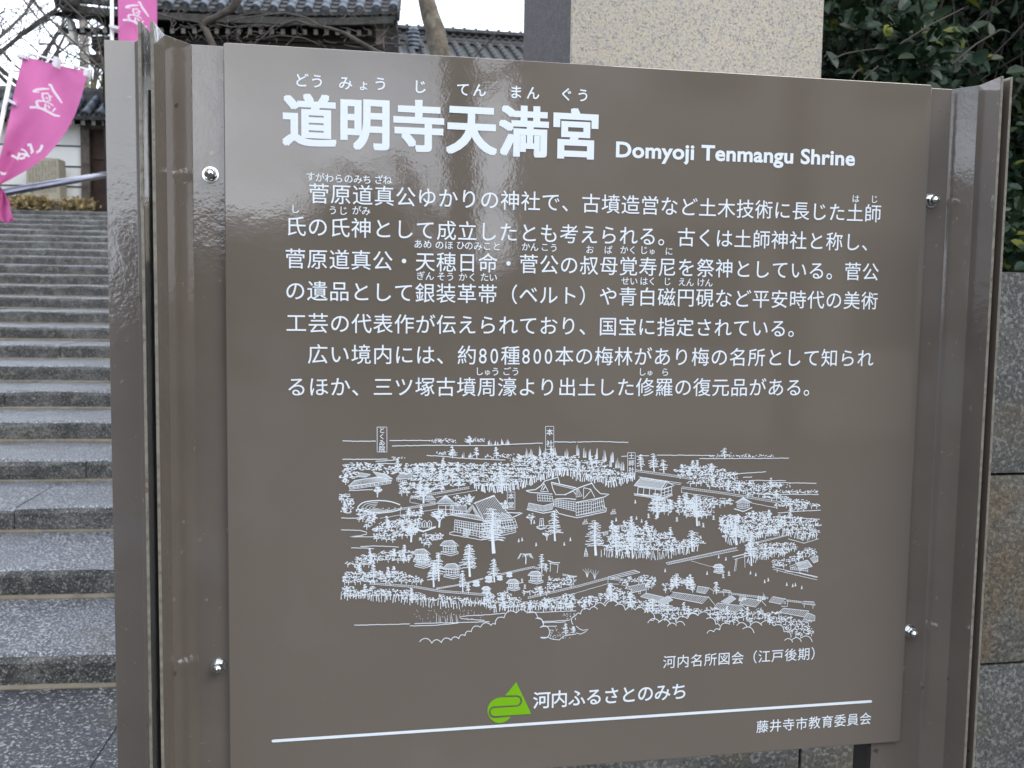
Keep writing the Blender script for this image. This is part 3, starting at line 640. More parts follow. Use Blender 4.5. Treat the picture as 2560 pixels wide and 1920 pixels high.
for a in ((1510, 395, 295, 110), (300, 700, 150, 110), (470, 750, 130, 110), (870, 590, 120, 90), (1000, 610, 110, 70), (1210, 640, 110, 70), (660, 790, 110, 100)): pine(cD, *a)
for x, y in ((740, 1125), (440, 725), (990, 995), (850, 780)): tree(cA, x, y, 1.9 if y != 725 else 1.1, 60)
for x, y, s in ((1810, 965, 1.1), (1950, 1110, 1.0)): tree(cA, x, y, s, 22)
for i in range(26):                                   # willow
    a = random.uniform(-1, 1); ink.line([(1765, 310), (1765+a*50, 298), (1765+a*78, 318+abs(a)*30)], 4*U, cC, .5)
ln(cC, [(1762, 392), (1765, 340), (1758, 308)], 9)
for i in range(60):
    X, Z = cC(random.uniform(770, 1380), random.uniform(800, 915)); ink.blob(X, Z, 3.2*U, 3.2*U, 5)
for x in (965, 990, 1005, 1050, 1060, 1095, 1110, 1145, 1160): ink.line([(x, 912), (x-random.uniform(-5, 18), 912-random.uniform(40, 85))], 4*U, cC, .6)
for i in range(70):
    X, Z = cC(random.uniform(1975, 2190), random.uniform(960, 1055)); ink.blob(X, Z, 4*U, 4*U, 5)
for a in ((2120, 1020, 95, 50), (2190, 1010, 60, 40)): pine(cC, *a)
for i in range(30):
    X, Z = cC(random.uniform(2090, 2212), random.uniform(830, 890)); ink.blob(X, Z, 4*U, 4*U, 5)
# walls round the precinct
wallline(cA, [(370, 885), (640, 838), (960, 788)]); ln(cA, [(460, 912), (980, 828)], 3.5); ln(cA, [(645, 838), (645, 893)], 3.5)
wallline(cA, [(730, 735), (1000, 690), (1260, 645)]); wallline(cA, [(740, 722), (960, 782)]); ln(cA, [(730, 735), (730, 768), (850, 790)], 3.5); ln(cA, [(960, 725), (1320, 662)], 3.5)
wallline(cC, [(370, 570), (760, 600), (1000, 640), (1450, 676)]); wallline(cC, [(1780, 700), (2212, 600)]); ln(cC, [(1900, 718), (2212, 650)], 3.5)
wallline(cD, [(0, 583), (270, 508), (410, 523)]); ln(cD, [(0, 628), (275, 548), (370, 552)], 3.5); ln(cD, [(275, 500), (275, 545)], 3.5)
wallline(cC, [(965, 615), (1180, 580), (1385, 525)], 10); wallline(cC, [(1540, 490), (1660, 462), (1830, 425), (1890, 440)], 12); wallline(cC, [(2090, 490), (2200, 510)], 10)
wallline(cB, [(510, 478), (760, 512), (1000, 548)]); ln(cB, [(540, 525), (910, 580)], 4); ln(cB, [(560, 545), (900, 592)], 4)
wallline(cB, [(915, 625), (1320, 680), (1750, 752)]); ln(cB, [(908, 658), (1190, 700)], 4); ln(cB, [(910, 615), (908, 660)], 4); ln(cB, [(1510, 750), (1740, 795)], 4)
for a, b_ in (((775, 368), (1390, 235)), ((790, 383), (1400, 258))): ln(cD, [a, b_], 4.5, 1)
for i in range(34):
    t = (i+.3)/34; ln(cD, [(790+t*590, 365-t*128), (808+t*590, 378-t*128)], 3.5, .5)
ln(cD, [(775, 368), (790, 383)], 4); ln(cD, [(1560, 200), (1830, 130)], 4); ln(cD, [(1560, 190), (1830, 122)], 4); ln(cD, [(990, 350), (1140, 395), (1200, 405)], 3)
for a, b_ in (((275, 490), (500, 432)), ((300, 510), (550, 450)), ((500, 432), (550, 450))): ln(cD, [a, b_], 5, 1)
for i in range(14): ln(cD, [(300+i*16, 498-i*4), (318+i*16, 492-i*4)], 5, 1)
ln(cD, [(1690, 405), (1800, 430), (2085, 495)], 5); ln(cD, [(1700, 425), (1800, 450), (2080, 515)], 4); ln(cD, [(1735, 420), (1735, 450)], 5)
ln(cB, [(1830, 1060), (1970, 1098), (2095, 1060)], 5)
# pond
for k_, (rx, ry) in enumerate(((195, 55), (150, 42), (105, 30), (62, 18), (25, 8))):
    ink.line([(455+k_*(-8)+rx*math.cos(t/20*2*PI)*(1+.08*math.sin(t)), 808+k_*3+ry*math.sin(t/20*2*PI)) for t in range(0 if k_ else 0, 20 if k_ == 0 else 16)], (9 if k_ == 0 else 4)*U, cA)
# main hall (left)
hatch(cA, (1310, 770), (1480, 715), (1640, 900), (1400, 945), 14, 2.9, 16, 5); ln(cA, [(1300, 780), (1480, 708), (1488, 720)], 9)
for d in (0, 12, 26): ln(cA, [(1228+d, 862), (1288, 790+d), (1352-d, 890)], 5, .5)
hatch(cA, (1180, 862), (1350, 890), (1400, 935), (1085, 880), 20, 3.5, 0, 6); hatch(cA, (1550, 860), (1620, 890), (1640, 930), (1500, 940), 10, 3.5, 0, 5); ln(cA, [(1590, 860), (1732, 864), (1640, 905)], 8)
grid(cA, (1130, 925), (1350, 960), (1350, 1025), (1130, 985), 11, 3, 4.5); grid(cA, (1350, 960), (1665, 915), (1690, 995), (1350, 1030), 14, 3, 4.5)
grid(cA, (1125, 985), (1350, 1035), (1350, 1075), (1125, 1030), 8, 2, 4.5); grid(cA, (1350, 1035), (1670, 970), (1670, 1020), (1350, 1085), 10, 3, 4)
ln(cA, [(1085, 1040), (1085, 1055), (1370, 1105), (1675, 1035), (1675, 1022)], 6); ln(cA, [(1085, 1040), (1130, 1030)], 6); hatch(cA, (1215, 1010), (1270, 1020), (1250, 1075), (1200, 1065), 8, 3.5, 0, 4)
for x in (1320, 1375): ink.line(arc(x, 985, 17, 180, 360, 8), 4*U, cA)
hatch(cA, (1048, 705), (1052, 705), (1140, 785), (965, 780), 14, 3.5, 0, 5); grid(cA, (985, 795), (1115, 800), (1115, 870), (985, 865), 2, 2, 5); ln(cA, [(1000, 860), (1050, 890), (1110, 880)], 5); ln(cA, [(1050, 800), (1050, 880)], 6)
hatch(cA, (1095, 795), (1235, 800), (1235, 850), (1085, 835), 14, 3.2, 0, 5); grid(cA, (1090, 835), (1200, 850), (1200, 870), (1090, 860), 6, 1, 4)
# sanctuary (right) across both sheets
ln(cA, [(1765, 665), (1850, 655), (1900, 620), (1930, 580), (2050, 545), (2065, 600)], 8, .6); ln(cA, [(1765, 665), (1800, 680), (2000, 695)], 8, .6); ln(cA, [(1925, 600), (1895, 670), (1965, 675), (1925, 600)], 6, .6); ln(cA, [(1940, 625), (1915, 660)], 8)
grid(cA, (1865, 700), (2000, 715), (2000, 760), (1870, 755), 6, 2, 4.5); grid(cA, (1790, 775), (1920, 800), (1915, 845), (1780, 825), 12, 1, 5); grid(cA, (1920, 800), (2010, 775), (2000, 830), (1915, 850), 8, 1, 5); ln(cA, [(1770, 832), (1920, 865), (2020, 850)], 8)
ln(cA, [(1990, 590), (2005, 650), (2030, 700), (2110, 700), (2160, 680), (2212, 650)], 7, .6)
ln(cB, [(0, 628), (60, 605), (135, 580)], 9, .5); ln(cB, [(135, 575), (160, 620), (210, 670), (285, 675), (240, 700), (160, 715), (0, 745)], 7, .5); ln(cB, [(65, 620), (62, 715), (130, 640), (110, 630)], 6, .5); ln(cB, [(65, 618), (125, 632), (160, 700)], 6)
ln(cA, [(1990, 590), (2212, 640)], 9, .5); ln(cA, [(2000, 605), (2212, 655)], 5, .5); ln(cA, [(2110, 705), (2180, 665), (2212, 700)], 6)
grid(cA, (2010, 745), (2212, 765), (2212, 850), (2010, 800), 9, 4, 4.5); grid(cB, (0, 750), (130, 735), (130, 830), (0, 860), 6, 4, 4.5); grid(cB, (130, 735), (230, 700), (250, 800), (130, 830), 6, 3, 4.5)
ln(cA, [(2030, 830), (2060, 870), (2212, 905)], 7); ln(cB, [(0, 880), (255, 825), (262, 795), (230, 780)], 7); ln(cB, [(0, 862), (255, 812)], 5)
ln(cA, [(2030, 740), (2110, 735), (2212, 742)], 8); hatch(cB, (0, 640), (20, 630), (50, 690), (0, 700), 3, 4, 0, 4)
# open hall (upper right)
hatch(cB, (560, 530), (780, 565), (735, 630), (500, 600), 34, 3.4, 4, 7); ln(cB, [(780, 562), (845, 600), (735, 632)], 7); ln(cB, [(790, 575), (760, 622)], 5)
grid(cB, (535, 612), (735, 640), (730, 695), (530, 672), 4, 1, 6); grid(cB, (735, 640), (825, 610), (825, 668), (730, 695), 3, 2, 5); ln(cB, [(498, 670), (735, 708), (832, 675)], 8); ln(cB, [(500, 682), (735, 718), (832, 686)], 5)
# long house far left
hatch(cA, (235, 575), (455, 540), (570, 575), (180, 625), 26, 3.6, 3, 6); grid(cA, (190, 632), (560, 575), (560, 600), (195, 655), 10, 2, 4.5); ln(cA, [(185, 665), (400, 655)], 6); hatch(cA, (400, 495), (520, 520), (575, 560), (450, 545), 12, 3.5, 0, 5)
hatch(cA, (290, 505), (380, 520), (340, 545), (250, 540), 9, 3.5, 0, 4); hatch(cA, (650, 505), (740, 510), (750, 560), (610, 555), 12, 3.6, 0, 5); grid(cA, (610, 560), (700, 575), (700, 592), (615, 580), 5, 1, 4)
hatch(cA, (880, 715), (930, 712), (960, 748), (870, 740), 8, 4, 0, 4)
# small shrines
def hut(cv, x, y, s=1., open_=False):
    hatch(cv, (x-38*s, y-62*s), (x+22*s, y-68*s), (x+52*s, y-28*s), (x-66*s, y-30*s), 10, 4.2, 5*s, 6)
    ln(cv, [(x+22*s, y-68*s), (x+70*s, y-30*s), (x+40*s, y-26*s)], 6, .5)
    grid(cv, (x-42*s, y-26*s), (x+14*s, y-20*s), (x+14*s, y+16*s), (x-42*s, y+8*s), 3, 2, 5); grid(cv, (x+14*s, y-20*s), (x+50*s, y-26*s), (x+50*s, y+8*s), (x+14*s, y+16*s), 3, 2, 5)
    ln(cv, [(x-56*s, y+12*s), (x+12*s, y+28*s), (x+62*s, y+12*s)], 7, .5); ln(cv, [(x-58*s, y+26*s), (x+12*s, y+42*s), (x+64*s, y+26*s), (x+62*s, y+12*s)], 6, .5); ln(cv, [(x-56*s, y+12*s), (x-58*s, y+26*s)], 5)
for x, y, s in ((1080, 265, 1.25), (840, 380, 1.15), (1105, 470, 1.25), (1650, 590, .95), (1850, 525, 1.05), (1320, 570, .5), (1432, 535, .55), (1530, 520, .4), (1615, 490, .42), (1410, 635, .65)): hut(cC, x, y, s)
hut(cA, 830, 1265, 1.2)
for x in (812, 860, 905): ln(cA, [(x-18, 990), (x-18, 950), (x, 930), (x+18, 950), (x+18, 990), (x-18, 990)], 6, .6); ln(cA, [(x, 950), (x, 990)], 5)
ln(cA, [(765, 1005), (850, 1025), (962, 985)], 9); ln(cA, [(770, 1012), (850, 1032), (960, 992)], 6)
hatch(cB, (1440, 705), (1446, 705), (1515, 745), (1375, 745), 14, 3.5, 0, 5); grid(cB, (1390, 755), (1440, 760), (1440, 800), (1390, 790), 3, 2, 4.5); grid(cB, (1440, 760), (1495, 752), (1495, 785), (1440, 800), 3, 2, 4.5); ln(cB, [(1365, 800), (1440, 825), (1520, 790)], 9)
ln(cB, [(1440, 690), (1443, 706)], 6); hut(cB, 975, 775, .7)
ln(cA, [(1885, 985), (1890, 915), (1918, 912), (1922, 985)], 6); ln(cA, [(1905, 925), (1905, 985)], 6); ln(cA, [(1858, 985), (1895, 1005), (1950, 985), (1915, 970), (1858, 985)], 6, .5); ln(cA, [(1858, 995), (1895, 1012), (1950, 995)], 6, .5)
# gateways
ln(cC, [(1960, 360), (2010, 380), (2068, 380)], 8, .5); ln(cC, [(1972, 385), (2055, 398)], 5, .5); ln(cC, [(1985, 375), (1980, 460)], 5, .5); ln(cC, [(2050, 395), (2043, 470)], 5, .5)
ln(cD, [(1350, 318), (1490, 285)], 8, .5); ln(cD, [(1365, 340), (1475, 310)], 4, .5); ln(cD, [(1382, 330), (1365, 442)], 5, .5); ln(cD, [(1392, 330), (1378, 442)], 3, .5); ln(cD, [(1455, 310), (1458, 410)], 4, .5)
# farm roofs at the lower right
for *P, n in (((450, 575), (590, 545), (605, 600), (490, 625), 10), ((600, 630), (755, 665), (700, 700), (555, 660), 14), ((830, 620), (1140, 665), (1090, 720), (790, 660), 22), ((790, 655), (835, 690), (760, 730), (690, 705), 10), ((710, 730), (830, 740), (850, 780), (740, 770), 9),
             ((1050, 570), (1150, 585), (1115, 635), (1040, 620), 10), ((1340, 650), (1380, 680), (1320, 720), (1250, 705), 9), ((1220, 715), (1440, 740), (1390, 795), (1190, 760), 16), ((1450, 670), (1600, 695), (1550, 750), (1410, 725), 12), ((1700, 660), (1800, 680), (1770, 725), (1665, 705), 10),
             ((1790, 760), (2010, 785), (1970, 835), (1750, 795), 16), ((2000, 800), (2062, 825), (2060, 870), (1960, 860), 8), ((1270, 600), (1330, 610), (1340, 628), (1265, 620), 6), ((1960, 700), (2050, 705), (2065, 735), (1955, 722), 8),
             ((1900, 370), (2000, 345), (2040, 400), (1930, 430), 16), ((2020, 330), (2088, 310), (2088, 355), (2050, 370), 8)): hatch(cD, *P, n, 3.8, 0, 5)
for P in ([(605, 545), (605, 640)], [(425, 590), (480, 600), (480, 650)], [(590, 540), (608, 570)], [(420, 590), (460, 570)], [(540, 615), (556, 615), (556, 635), (540, 635), (540, 615)], [(1140, 660), (1200, 735)], [(1155, 590), (1185, 610), (1185, 640)], [(1440, 740), (1475, 780)], [(1600, 695), (1640, 740)], [(1800, 675), (1828, 700), (1825, 745), (1770, 745)], [(1795, 705), (1810, 705), (1810, 722), (1795, 722), (1795, 705)],
          [(1275, 620), (1275, 655)], [(1320, 625), (1320, 660)], [(1970, 725), (1970, 755)], [(2045, 735), (2045, 765)], [(1840, 400), (1990, 345), (2040, 400)], [(1850, 415), (1990, 360)], [(1930, 430), (1935, 460)], [(2000, 430), (2000, 450)], [(2000, 320), (2045, 275), (2088, 320)], [(1800, 440), (1930, 455), (2085, 490)]): ln(cD, P, 4.5, .6)
grid(cD, (1850, 410), (2000, 420), (2000, 440), (1850, 425), 9, 1, 4.5); wallline(cD, [(1200, 622), (1270, 628)], 12); wallline(cD, [(1335, 640), (1660, 680)], 12); wallline(cD, [(1820, 700), (1950, 715)], 12)
hut(cD, 1230, 430, .75)
for x, y in ((2035, 290), ): grid(cD, (x, y), (x+22, y), (x+22, y+22), (x, y+22), 1, 1, 4)
# lanterns and people
for cv, P in ((cA, [(1838, 945), (1700, 1110), (1730, 1100), (1855, 1145), (2105, 1140), (2160, 1100)]), (cB, [(510, 740), (345, 895), (520, 880), (565, 905)]), (cC, []), (cD, [(768, 435), (1130, 458), (1505, 455), (1550, 470), (1628, 530), (1658, 515), (1818, 555), (1870, 565), (1893, 558), (1948, 582), (1230, 315), (1293, 335)])):
    for x, y in P: person(cv, x, y, 1.35)
def lantern(cv, x, y, s=1.):
    ln(cv, [(x-9*s, y-24*s), (x, y-34*s), (x+9*s, y-24*s), (x-9*s, y-24*s)], 5, .4); ln(cv, [(x, y-22*s), (x, y)], 8*s, .4); ln(cv, [(x-12*s, y+2*s), (x+12*s, y+2*s)], 6, .4); ln(cv, [(x-9*s, y-14*s), (x+9*s, y-14*s)], 4, .4)
for cv, P in ((cB, [(870, 905), (880, 830), (1187, 890), (1242, 905), (1062, 940), (1098, 955), (415, 940), (625, 875), (690, 885), (930, 1095), (770, 1055)]), (cC, [(1972, 530), (1755, 605), (1730, 555)]), (cD, [(1320, 475), (1270, 495)])):
    for x, y in P: lantern(cv, x, y)
ln(cB, [(70, 1210), (83, 1135), (102, 1210), (66, 1210)], 6, .5)
for t in (.3, .5, .7, .85): ln(cB, [(83-15*t, 1135+75*t), (83+18*t, 1135+75*t)], 5, .5)
ln(cB, [(232, 1005), (275, 992), (272, 1020), (235, 1035), (232, 1005)], 5, .5); ln(cB, [(235, 1015), (272, 1002)], 5, .5); ln(cB, [(235, 1025), (272, 1012)], 4, .5)
for x, y in ((75, 925), (318, 838)): ln(cB, [(x-20, y+8), (x+28, y+2), (x+20, y-12), (x-14, y-8), (x-20, y+8)], 6, .6); ln(cB, [(x-8, y-8), (x, y-35), (x+10, y-12), (x+18, y-36)], 6, .6)
for x, y in ((160, 470), (95, 455)):
    for q in (-1, -.4, .3, 1): ink.line([(x, y+40), (x+q*12, y), (x+q*38, y-45*(1-.3*abs(q)))], 5*U, cD, .6)
# clouds in the foreground
scallop(cC, [(815, 1085), (925, 1098), (1010, 1092), (1097, 1070), (1167, 1058), (1222, 1030), (1277, 995), (1360, 955), (1455, 940), (1492, 930), (1570, 870), (1680, 828), (1775, 828), (1870, 878), (1912, 950)])
scallop(cC, [(1850, 878), (1912, 912), (1895, 955)]); scallop(cC, [(1890, 957), (1975, 990), (1893, 1045)])
ink.line([(1893, 1045), (1960, 1045), (2000, 1062), (2060, 1068), (2110, 1030), (2212, 1015)], 6*U, cC)
scallop(cD, [(0, 820), (38, 812), (115, 772), (185, 770)]); scallop(cD, [(155, 748), (250, 742), (362, 722)]); scallop(cD, [(238, 720), (362, 724)]); scallop(cD, [(335, 740), (425, 778), (508, 775), (600, 795)]); scallop(cD, [(585, 797), (678, 845), (640, 860)])
scallop(cD, [(618, 888), (720, 880), (812, 892)]); scallop(cD, [(708, 888), (815, 900)]); scallop(cD, [(788, 918), (868, 912)]); scallop(cD, [(860, 884), (960, 850), (1053, 825)]); scallop(cD, [(955, 838), (1055, 826)]); scallop(cD, [(862, 892), (938, 910)]); scallop(cD, [(1050, 820), (1158, 836)]); scallop(cD, [(1122, 852), (1205, 900), (1238, 915)])
scallop(cD, [(1130, 980), (1188, 965), (1240, 948), (1328, 900)]); scallop(cD, [(1322, 890), (1412, 890)]); scallop(cD, [(1385, 910), (1475, 920)]); scallop(cD, [(1437, 940), (1535, 975)]); scallop(cD, [(1498, 920), (1605, 910)]); scallop(cD, [(1590, 900), (1705, 912), (1795, 965), (1855, 1015)]); scallop(cD, [(1798, 1040), (1870, 1055)]); scallop(cD, [(1862, 1035), (1945, 1050)]); scallop(cD, [(1938, 1020), (2038, 1050)])
ink.line([(0, 915), (30, 940), (60, 952), (105, 943), (85, 962), (38, 985), (0, 975)], 6*U, cD)
scallop(cC, [(2185, 930), (2212, 850)])
plaque(cA, 438, 98, 525, 320, 'とくゐ院'); plaque(cA, 1940, 92, 2013, 297, '本社'); plaque(cA, 1598, 677, 1666, 830, '本堂'); plaque(cB, 445, 316, 510, 495, '土師社')
done(ink, 'engraved_view')
# ================================================================== SHRINE GATE at the head of the steps
Z3 = Vector((0, 0, 1))
SE = 18.0-0; GE = SE                       # eave plane distance (along G.d from the world origin)
wl, ze = G.at(150, 26, GE); wr, _ = G.at(984, 27, GE); ze = G.at(700, 26, GE)[1]-.03
gate = empty('shrine_gate', G.p((wl+wr)/2, GE+2.2, TOPZ), label='old timber gate with grey tiled roof and white rafter ends above the steps', cat='gate')
PITCH_T = .30; SL = math.radians(27)
sd_ = G.d*math.cos(SL)+Z3*math.sin(SL); up_ = -G.d*math.sin(SL)+Z3*math.cos(SL)
ROOFL = 3.0
base = G.p(0, GE, ze)
roof = empty('roof', G.p((wl+wr)/2, GE, ze)); roof.parent = gate; roof.matrix_parent_inverse = Matrix.Translation(-world_loc(gate))
def lift(wv):                              # the eave curves up towards both ends
    t = (wv-(wl+wr)/2)/((wr-wl)/2); return .10*abs(t)**3
# board under the tiles
rb = MB(); nseg = 16
for i in range(nseg):
    a = wl+(wr-wl)*i/nseg; b_ = wl+(wr-wl)*(i+1)/nseg
    P = [base+G.e*x+Z3*lift(x)+sd_*s_+up_*u_ for u_ in (-.06, -.005) for x, s_ in ((a, .02), (b_, .02), (b_, ROOFL), (a, ROOFL))]
    rb.add(P, [(3, 2, 1, 0), (4, 5, 6, 7), (0, 1, 5, 4), (1, 2, 6, 5), (2, 3, 7, 6), (3, 0, 4, 7)])
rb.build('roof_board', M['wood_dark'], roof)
half = [(math.cos(a*PI/8)*.085, math.sin(a*PI/8)*.085) for a in range(9)]
def tilemesh(nm, l, r=.085, m_=None):
    b = MB(); n = 9; vs = []
    for s_, k_ in ((0, 1.0), (l*.97, .93)):
        vs += [(r*k_*math.cos(a*PI/8), s_, r*k_*math.sin(a*PI/8)) for a in range(n)]
    b.add(vs, [(i, i+1, n+i+1, n+i) for i in range(n-1)]+[tuple(range(n))[::-1]]); return b.mesh(nm, m_ or M['tile'], True)
cover = tilemesh('cover_tile', .34); coverd = tilemesh('cover_tile', .34, .085, M['tile_dark'])
dsc = MB(); dsc.lathe([(.001, -.03), (.085, -.03), (.092, -.02), (.092, .0), (.075, .006), (.07, -.004), (.035, -.004), (.03, .004), (.001, .006)], (0, 0, 0), (0, -1, 0), 14); disc = dsc.mesh('end_disc', M['tile_dark'])
pn = MB(); vs = []
for s_, dz in ((0, 0.0), (.33, .0)):
    vs += [(x, s_, -.02-.035*math.cos(x/.15*PI/2)+dz+(.028 if s_ == 0 else .0)) for x in (-.15, -.1, -.05, 0, .05, .1, .15)]
pn.add(vs, [(i, i+1, 8+i, 7+i) for i in range(6)]); vs2 = [(x, -.002, -.03-.035*math.cos(x/.15*PI/2)+(.028)-dz) for dz in (0, .05) for x in (-.15, -.1, -.05, 0, .05, .1, .15)]
pn.add(vs2, [(7+i, 8+i, i+1, i) for i in range(6)]); pan = pn.mesh('pan_tile', M['tile_dark'])
Rm = Matrix((G.e, sd_, up_)).transposed().to_4x4()
ncol = int((wr-wl)/PITCH_T)
for i in range(ncol+1):
    x = wl+(wr-wl)*i/ncol
    for r in range(5 if True else 9):
        j = random.uniform(-.004, .004)
        inst('cover_tile', cover, roof, Matrix.Translation(base+G.e*(x+j)+Z3*lift(x)+sd_*(r*.33)+up_*(.035+.012*(1 if r else 0))) @ Rm)
        if i < ncol:
            inst('pan_tile', pan, roof, Matrix.Translation(base+G.e*(x+PITCH_T/2)+Z3*lift(x)+sd_*(r*.33)+up_*.045) @ Rm)
    inst('end_disc', disc, roof, Matrix.Translation(base+G.e*x+Z3*(lift(x)-.0)+sd_*(-.004)+up_*.035) @ Rm)
# upper, unseen part of the slope as one sheet of rolls
rst = MB()
for i in range(ncol+1):
    x = wl+(wr-wl)*i/ncol; P0 = base+G.e*x+Z3*lift(x)+sd_*1.65+up_*.04; P1 = P0+sd_*(ROOFL-1.65)
    rst.prism(half, P0, P1, (G.e, up_))
rst.build('upper_tiles', M['tile'], roof, kind='stuff')
bs = MB(); bs.prism([(-.06, -.05), (ROOFL, -.05), (ROOFL, .55), (ROOFL-.5, .55)], base+G.e*(wl), base+G.e*(wr), (sd_, up_)) if False else None
rd = MB(); top = base+sd_*ROOFL
rd.prism([(-.16, -.1), (.16, -.1), (.16, .35), (.09, .48), (-.09, .48), (-.16, .35)], top+G.e*(wl-.1), top+G.e*(wr+.1), (G.d, Z3)); rd.build('ridge', M['tile'], roof)
bslope = MB(); b2 = top-Z3*.06
sd2 = G.d*math.cos(SL)-Z3*math.sin(SL)
bslope.add([b2+G.e*wl, b2+G.e*wr, b2+G.e*wr+sd2*ROOFL, b2+G.e*wl+sd2*ROOFL], [(0, 1, 2, 3)]); bslope.build('rear_slope', M['tile'], roof)
# eave boards, verge tips
eb = MB()
for i in range(nseg):
    a = wl+(wr-wl)*i/nseg; b_ = wl+(wr-wl)*(i+1)/nseg
    P = []
    for z_ in (-.20, -.075):
        for x, s_ in ((a, .04), (b_, .04), (b_, .12), (a, .12)): P.append(base+G.e*x+Z3*(lift(x)+z_)+G.d*s_)
    eb.add(P, [(3, 2, 1, 0), (4, 5, 6, 7), (0, 1, 5, 4), (1, 2, 6, 5), (2, 3, 7, 6), (3, 0, 4, 7)])
eb.build('eave_board', M['copper'], roof)
for q, x in ((-1, wl), (1, wr)):
    vb = MB(); vb.box((0, 0, 0), (.09, ROOFL, .16)); vs = [base+G.e*(x+(q*.02 if q > 0 else -.11)+p[0])+Z3*lift(x)+sd_*p[1]+up_*(p[2]-.18) for p in vb.v]; vb.v = [tuple(p) for p in vs]
    vb.build('verge_board', M['copper' if q < 0 else 'wood_dark'], roof)
    for r in range(6): inst('verge_tile', disc, roof, Matrix.Translation(base+G.e*(x+q*.09)+Z3*lift(x)+sd_*(r*.27)+up_*(-.01)) @ Rm @ Matrix.Rotation(q*PI/2, 4, 'Z'))
tp = MB(); c0 = base+G.e*wl+Z3*.1
tp.tube([c0+G.e*.35-G.d*.05-Z3*.05, c0+G.e*.0-G.d*.12+Z3*.02, c0-G.e*.2-G.d*.16+Z3*.13, c0-G.e*.32-G.d*.18+Z3*.24], [.13, .11, .07, .025], 8); tp.build('upturned_corner', M['tile_dark'], roof)
# rafters with white painted ends, two beams, dark interior
wA, zr = G.at(205, 74, GE+.55); wB, zr2 = G.at(900, 81, GE+.55)
nr = int((wB-wA+1.4)/.2); rf = MB(); rf.box((-.035, 0, -.045), (.035, 1.5, .045)); rm_ = rf.mesh('rafter', M['wood_dark']); re_ = MB(); re_.box((-.036, -.012, -.046), (.036, .0, .046)); rem = re_.mesh('rafter_end', M['whitepaint'])
Rr = Matrix((G.e, (G.d*math.cos(.2)+Z3*math.sin(.2)), (-G.d*math.sin(.2)+Z3*math.cos(.2)))).transposed().to_4x4()
for i in range(nr+1):
    x = wA-.4+i*.2
    if x > wr-.1: break
    z = zr+(zr2-zr)*(x-wA)/(wB-wA)
    o = inst('rafter', rm_, gate, Matrix.Translation(G.p(x, GE+.56, z)) @ Rr)
    e_ = bpy.data.objects.new('rafter_end', rem); C.objects.link(e_); e_.parent = o
    inst('upper_rafter', rm_, gate, Matrix.Translation(G.p(x, GE+.20, z+.20)) @ Rr)
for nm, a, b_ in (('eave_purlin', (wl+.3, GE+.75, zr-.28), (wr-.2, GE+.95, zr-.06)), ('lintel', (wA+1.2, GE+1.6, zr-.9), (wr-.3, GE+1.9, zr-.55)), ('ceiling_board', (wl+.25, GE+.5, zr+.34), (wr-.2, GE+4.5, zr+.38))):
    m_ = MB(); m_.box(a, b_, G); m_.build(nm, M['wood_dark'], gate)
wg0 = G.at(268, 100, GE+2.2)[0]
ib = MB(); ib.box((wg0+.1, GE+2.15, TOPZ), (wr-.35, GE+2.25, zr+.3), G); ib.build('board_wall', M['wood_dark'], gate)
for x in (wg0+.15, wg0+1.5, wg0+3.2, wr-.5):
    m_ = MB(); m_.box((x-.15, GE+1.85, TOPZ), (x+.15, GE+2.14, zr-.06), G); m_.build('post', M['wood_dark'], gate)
    for dz in (.25, .42):
        m_ = MB(); m_.box((x-.45+dz, GE+1.2, zr-.28-dz*.6), (x+.45-dz, GE+1.86, zr-.14-dz*.6), G); m_.build('bracket', M['wood'], gate)
for px in (175,):
    a = G.at(172, 46, GE+.45); b_ = G.at(186, 96, GE+.45)
    m_ = MB(); m_.prism([(-.035, 0), (.035, 0), (.035, .28), (-.035, .28)], G.p(a[0], GE+.4, a[1]), G.p(b_[0], GE+.3, b_[1]), (G.e, G.d)); m_.build('bargeboard_end', M['whitepaint'], gate)
    m_ = MB(); m_.prism([(-.06, 0), (.06, 0), (.06, .3), (-.06, .3)], G.p(b_[0]-.09, GE+.28, b_[1]-.02), G.p(b_[0]+.04, GE+.28, b_[1]-.07), (Z3, G.d)); m_.build('bargeboard_tip', M['whitepaint'], gate)
# right hand end: stacked verge
for i, (x0, y0, x1, y1) in enumerate(((968, 30, 985, 60), (975, 48, 992, 66), (940, 55, 958, 110), (962, 68, 985, 72))):
    a = G.at(x0, y0, GE+.3); b_ = G.at(x1, y1, GE+.3); m_ = MB(); m_.box((a[0], GE+.3, b_[1]), (b_[0], GE+.9, a[1]), G); m_.build('gable_strut', M['wood' if i == 2 else 'copper'], gate)

# ------------------------------------------------------------------ white plastered wall to the left of the gate
WS = 20.3; Gw = G
wd0, zb = G.at(208, 545, WS); wd1, _ = G.at(230, 545, WS); w0 = G.at(-260, 400, WS)[0]; zb = TOPZ
zev = G.at(100, 305, WS)[1]
pw = empty('plaster_wall', G.p((w0+wd0)/2, WS, TOPZ), label='white plastered wall with thin dark battens under a tiled roof, left of the sign at the top of the steps', cat='wall')
m_ = MB(); m_.box((w0, WS, TOPZ), (wd0, WS+.2, zev+.05), G); m_.build('plaster', M['white'], pw)
for yb in (365, 416.5, 466.5, 516):
    zz = G.at(170, yb, WS)[1]; m_ = MB(); m_.box((w0, WS-.02, zz-.012), (wd0, WS-.001, zz+.012), G); m_.build('batten', M['wood_dark'], pw)
m_ = MB(); m_.box((wd0+.002, WS-.08, TOPZ), (wd1, WS+.22, zev+.02), G); m_.build('post', M['wood'], pw)
wd2 = G.at(520, 545, WS)[0]
dr = empty('door', G.p((wd1+wd2)/2, WS+.1, TOPZ)); dr.parent = pw; dr.matrix_parent_inverse = Matrix.Translation(-world_loc(pw))
